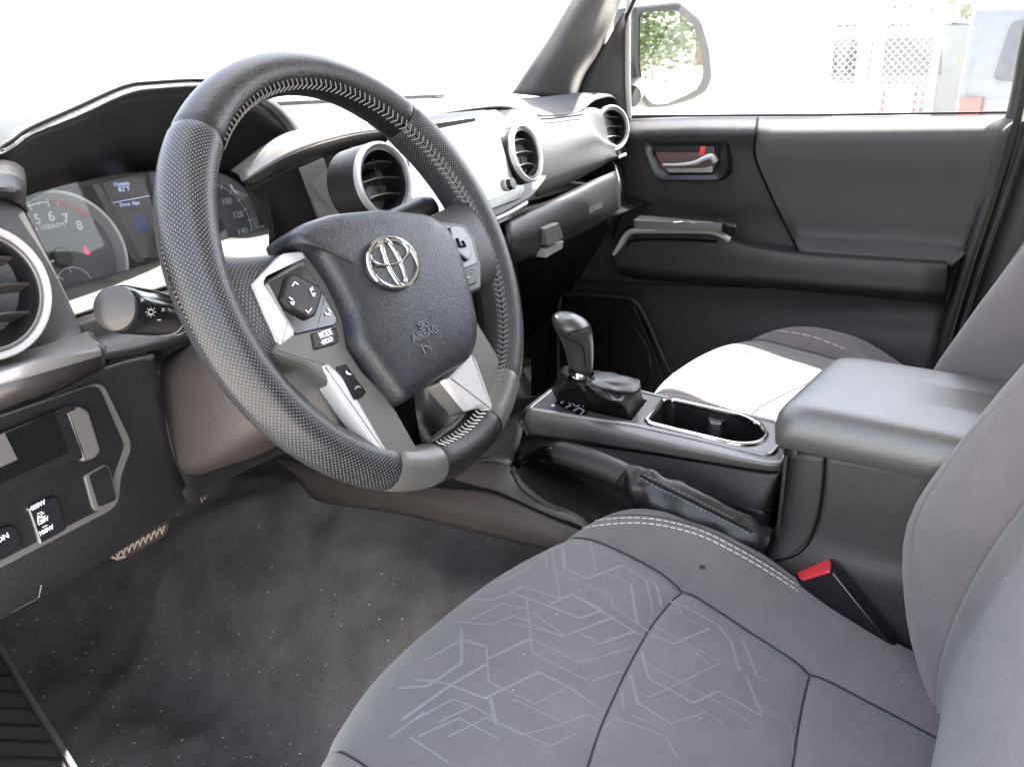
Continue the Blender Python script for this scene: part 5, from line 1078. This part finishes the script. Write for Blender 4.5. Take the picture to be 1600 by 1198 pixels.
# trees
def tree(x, y, h, r, label, dens=1400, seed=1, group=None, zc=None):
    random.seed(seed); t = thing('tree', label, 'tree', (x, y, GZ)); mb = MB(); top = Vector((x, y, GZ+h*.55))
    mb.add(*tube_vf([(x, y, GZ), (x+.1, y, GZ+h*.25), top], [h*.035, h*.026, h*.014], 8))
    for i in range(7): a = i*2.4; e = top+Vector((cos(a)*r*.6, sin(a)*r*.6, h*.18*random.random())); mb.add(*tube_vf([Vector((x+.1, y, GZ+h*(.28+.03*i))), (top+e)*.5, e], [h*.012, h*.008, h*.003], 6))
    mb.build('trunk', 'bark', t); vs = []; fs = []
    cl = [Vector((random.gauss(0, r*.5), random.gauss(0, r*.5), random.uniform(-h*.32, h*.3))) for _ in range(26)]
    c0 = Vector((x, y, GZ+h*.58))
    for i in range(dens):
        c = c0+random.choice(cl)+Vector([random.gauss(0, r*.16) for _ in range(3)]); s = random.uniform(.045, .10)*h/5
        d = Vector([random.gauss(0, 1) for _ in range(3)]).normalized(); u_, v_ = frame_of(d); n0 = len(vs); vs += [c+u_*s, c+v_*s*.6, c-u_*s, c-v_*s*.6]; fs.append((n0, n0+1, n0+2, n0+3))
    obj('crown', vs, fs, 'leaves', t, smooth=False)
tree(17.5, 1.6, 5.2, 2.2, 'leafy green tree behind the chain link fence and white truck', 2600, 3)
tree(19.0, -3.0, 5.4, 2.3, 'second green tree further right behind the grey off-roader', 2200, 5)
tree(23.0, 8.0, 6, 2.4, 'distant leafy tree standing left of the chain link fence', 2000, 9)
tree(3.6, -27, 7.0, 2.6, 'leafy tree reflected in the left half of the door mirror', 4500, 11)
tree(6.6, -33, 8.5, 3.0, 'second leafy tree reflected high in the door mirror', 2600, 12)
# simple but complete road vehicles
def wheels(t, x0, y0, ux, uy, L, wd, r=.36):
    for a in (.2, .8):
        for s in (0, 1):
            c = Vector((x0, y0, GZ+r))+ux*(L*a)+uy*(wd*s); d = uy*(1 if s else -1)
            w_ = lathe('wheel', c, d, [(r, -.2), (r, -.02), (r*.93, .01), (r*.68, .012)], 'rubber', t, 24, cap=False); lathe('rim', c, d, [(r*.68, .0), (r*.6, .01), (r*.15, -.03), (.001, -.03)], 'galvanised', w_, 20)
def vehicle(name, label, cat, x0, y0, yaw, L, wd, prof, m, glassz, cabin, tail=True):
    """prof: side outline (along, height); body widened, with windows, lamps and wheels"""
    ux = Vector((cos(yaw), sin(yaw), 0)); uy = Vector((-sin(yaw), cos(yaw), 0)); o = Vector((x0, y0, GZ)); t = thing(name, label, cat, (x0, y0, GZ))
    prism('body', rnd([o+ux*a+VZ*h for a, h in prof], .06, 3), uy, wd, m, t, bev=.05, nb=3)
    wheels(t, x0, y0, ux, uy, L, wd)
    a0, a1, z0, z1 = cabin
    for s in (-1, 1):
        off = o+uy*(-.012 if s < 0 else wd+.0)
        k = (a1-a0)/2
        for i in range(2): prism('side_window', rnd([off+ux*(a0+k*i+.05)+VZ*z0, off+ux*(a0+k*(i+1)-.05)+VZ*z0, off+ux*(a0+k*(i+1)-.10)+VZ*z1, off+ux*(a0+k*i+.12)+VZ*z1], .04), uy, .012, 'dark_window', t, bev=.003)
    for s in (.02, .90):
        p = o+uy*(wd*s)+ux*(-.015); prism('tail_lamp', [p+VZ*.78, p+uy*.15+VZ*.78, p+uy*.15+VZ*1.12, p+VZ*1.12], -ux, .03, 'tail_red', t, bev=.005)
        p = o+uy*(wd*s)+ux*(L+.0); prism('headlight', [p+VZ*.7, p+uy*.2+VZ*.7, p+uy*.2+VZ*.9, p+VZ*.9], ux, .02, 'galvanised', t, bev=.005)
    prism('bumper', [o+ux*(-.08)+VZ*.45, o+ux*.05+VZ*.45, o+ux*.05+VZ*.65, o+ux*(-.08)+VZ*.65], uy, wd, 'paint_dark', t, bev=.02)
    return t, o, ux, uy

t, o, ux, uy = vehicle('off_roader', 'grey off-roader parked outside the passenger window with red tail lamp', 'off-roader', 7.0, -1.15, 0, 4.2, 1.85,
    [(0, .5), (0, 1.15), (.06, 1.75), (.3, 1.85), (2.6, 1.82), (3.0, 1.25), (4.2, 1.15), (4.2, .5)], 'paint_grey', 0, (.2, 2.7, 1.25, 1.66))
prism('rear_window', rnd([o+uy*.22+ux*-.012+VZ*1.24, o+uy*1.62+ux*-.012+VZ*1.24, o+uy*1.56+ux*.03+VZ*1.66, o+uy*.28+ux*.03+VZ*1.66], .06), -ux, .015, 'dark_window', t, bev=.004)
prism('number_plate', [o+uy*.78+ux*-.02+VZ*.86, o+uy*1.10+ux*-.02+VZ*.86, o+uy*1.10+ux*-.02+VZ*1.02, o+uy*.78+ux*-.02+VZ*1.02], -ux, .01, 'paint_white', t, bev=.002)
sp_ = lathe('spare_wheel', o+uy*.62+ux*-.05+VZ*.98, -ux, [(.36, -.02), (.37, .1), (.34, .2), (.24, .21)], 'rubber', t, 28, cap=False); lathe('rim', o+uy*.62+ux*-.05+VZ*.98, -ux, [(.24, .2), (.2, .17), (.05, .15), (.001, .15)], 'galvanised', sp_, 20)
vehicle('pickup_truck', 'white pickup truck parked side on behind the chain link fence', 'pickup truck', 11.0, 1.75, pi/2, 5.2, 1.85,
    [(0, .5), (0, 1.12), (1.7, 1.14), (1.75, 1.72), (2.9, 1.76), (3.7, 1.18), (5.1, 1.05), (5.2, .5)], 'paint_white', 0, (1.85, 3.3, 1.2, 1.6))
vehicle('van', 'dark van standing far behind the white pickup truck', 'van', 15.5, 1.6, pi/2, 4.6, 1.9, [(0, .4), (0, 1.9), (3.2, 1.95), (3.9, 1.2), (4.6, 1.05), (4.6, .4)], 'paint_dark', 0, (.3, 3.2, 1.2, 1.7))
vehicle('white_car', 'white car reflected in the right half of the door mirror', 'car', 3.55, -15.0, -pi/2, 4.3, 1.8, [(0, .4), (0, .95), (.5, 1.4), (2.4, 1.45), (3.2, .95), (4.2, .85), (4.3, .4)], 'paint_white', 0, (.6, 2.7, .98, 1.34))
# box trailer with plain white sides
bt = thing('box_trailer', 'plain white box trailer filling the left half of the passenger window', 'trailer', (6.2, 2.25, GZ))
for (a, b_, c, d) in ((6.2, 2.12, 6.2, 7.4),): pass
prism('box', [Vector((6.2, 2.10, GZ+.7)), Vector((8.4, 2.10, GZ+.7)), Vector((8.4, 7.2, GZ+.7)), Vector((6.2, 7.2, GZ+.7))], VZ, 2.3, 'paint_white', bt, bev=.03)
prism('corner_post', [Vector((6.17, 2.07, GZ+.7)), Vector((6.26, 2.07, GZ+.7)), Vector((6.26, 2.16, GZ+.7)), Vector((6.17, 2.16, GZ+.7))], VZ, 2.3, 'galvanised', bt, bev=.005)
for y in (3.0, 4.3, 5.6): tube('side_rib', [(6.19, y, GZ+.72), (6.19, y, GZ+2.9)], .012, 'paint_white', bt, 6)
prism('chassis', [Vector((6.4, 2.3, GZ+.5)), Vector((8.2, 2.3, GZ+.5)), Vector((8.2, 7.0, GZ+.5)), Vector((6.4, 7.0, GZ+.5))], VZ, .19, 'paint_dark', bt, bev=.01)
for y in (3.4, 4.4):
    w_ = lathe('wheel', (6.32, y, GZ+.36), (-1, 0, 0), [(.36, -.2), (.36, -.02), (.33, .01), (.24, .012)], 'rubber', bt, 24, cap=False); lathe('rim', (6.32, y, GZ+.36), (-1, 0, 0), [(.24, 0), (.2, .01), (.05, -.03), (.001, -.03)], 'galvanised', w_, 20)
# chain link fence
fe = thing('chain_link_fence', 'chain link fence on galvanised posts to the right of the box trailer', 'fence', (6.6, 1.6, GZ))
FX = 6.6
for y in (2.02, 1.62, 1.22, .82): tube('post', [(FX, y, GZ), (FX, y, GZ+2.0)], .028, 'galvanised', fe, 8)
for z in (.06, .98, 1.95): tube('rail', [(FX, .82, GZ+z), (FX, 2.02, GZ+z)], .02, 'galvanised', fe, 8)
mb = MB(); H_ = 1.9
for s in (1, -1):
    k = -H_
    while k < 1.2:
        y0, z0 = .82+k, 0.0; a = max(0, -k); b_ = min(H_, 1.2-k)
        if b_ > a:
            p, q = ((FX-.01, .82+k+a, GZ+.05+a), (FX-.01, .82+k+b_, GZ+.05+b_))
            if s < 0: p, q = (p[0], 2.84-p[1], p[2]), (q[0], 2.84-q[1], q[2])
            mb.add(*tube_vf([p, q], .0022, 4, caps=False))
        k += .055
mb.build('wire_mesh', 'galvanised', fe, kind='stuff')
# stacked white racks standing behind the fence
for i, (y, z0, lb) in enumerate(((1.50, 0, 'lower white pallet rack seen through the chain link fence'), (1.52, .86, 'upper white pallet rack stacked on the lower one behind the fence'))):
    rk = thing('pallet_rack', lb, 'rack', (7.6, y, GZ+z0))
    for a in (0, .45, .9):
        for b_ in (0, .5): prism('upright', [Vector((7.5+b_, y+a, GZ+z0)), Vector((7.58+b_, y+a, GZ+z0)), Vector((7.58+b_, y+a+.08, GZ+z0)), Vector((7.5+b_, y+a+.08, GZ+z0))], VZ, .85, 'paint_white', rk, bev=.004)
    for z in (.1, .74): prism('shelf', [Vector((7.49, y-.03, GZ+z0+z)), Vector((8.1, y-.03, GZ+z0+z)), Vector((8.1, y+1.02, GZ+z0+z)), Vector((7.49, y+1.02, GZ+z0+z))], VZ, .05, 'paint_white', rk, bev=.004)
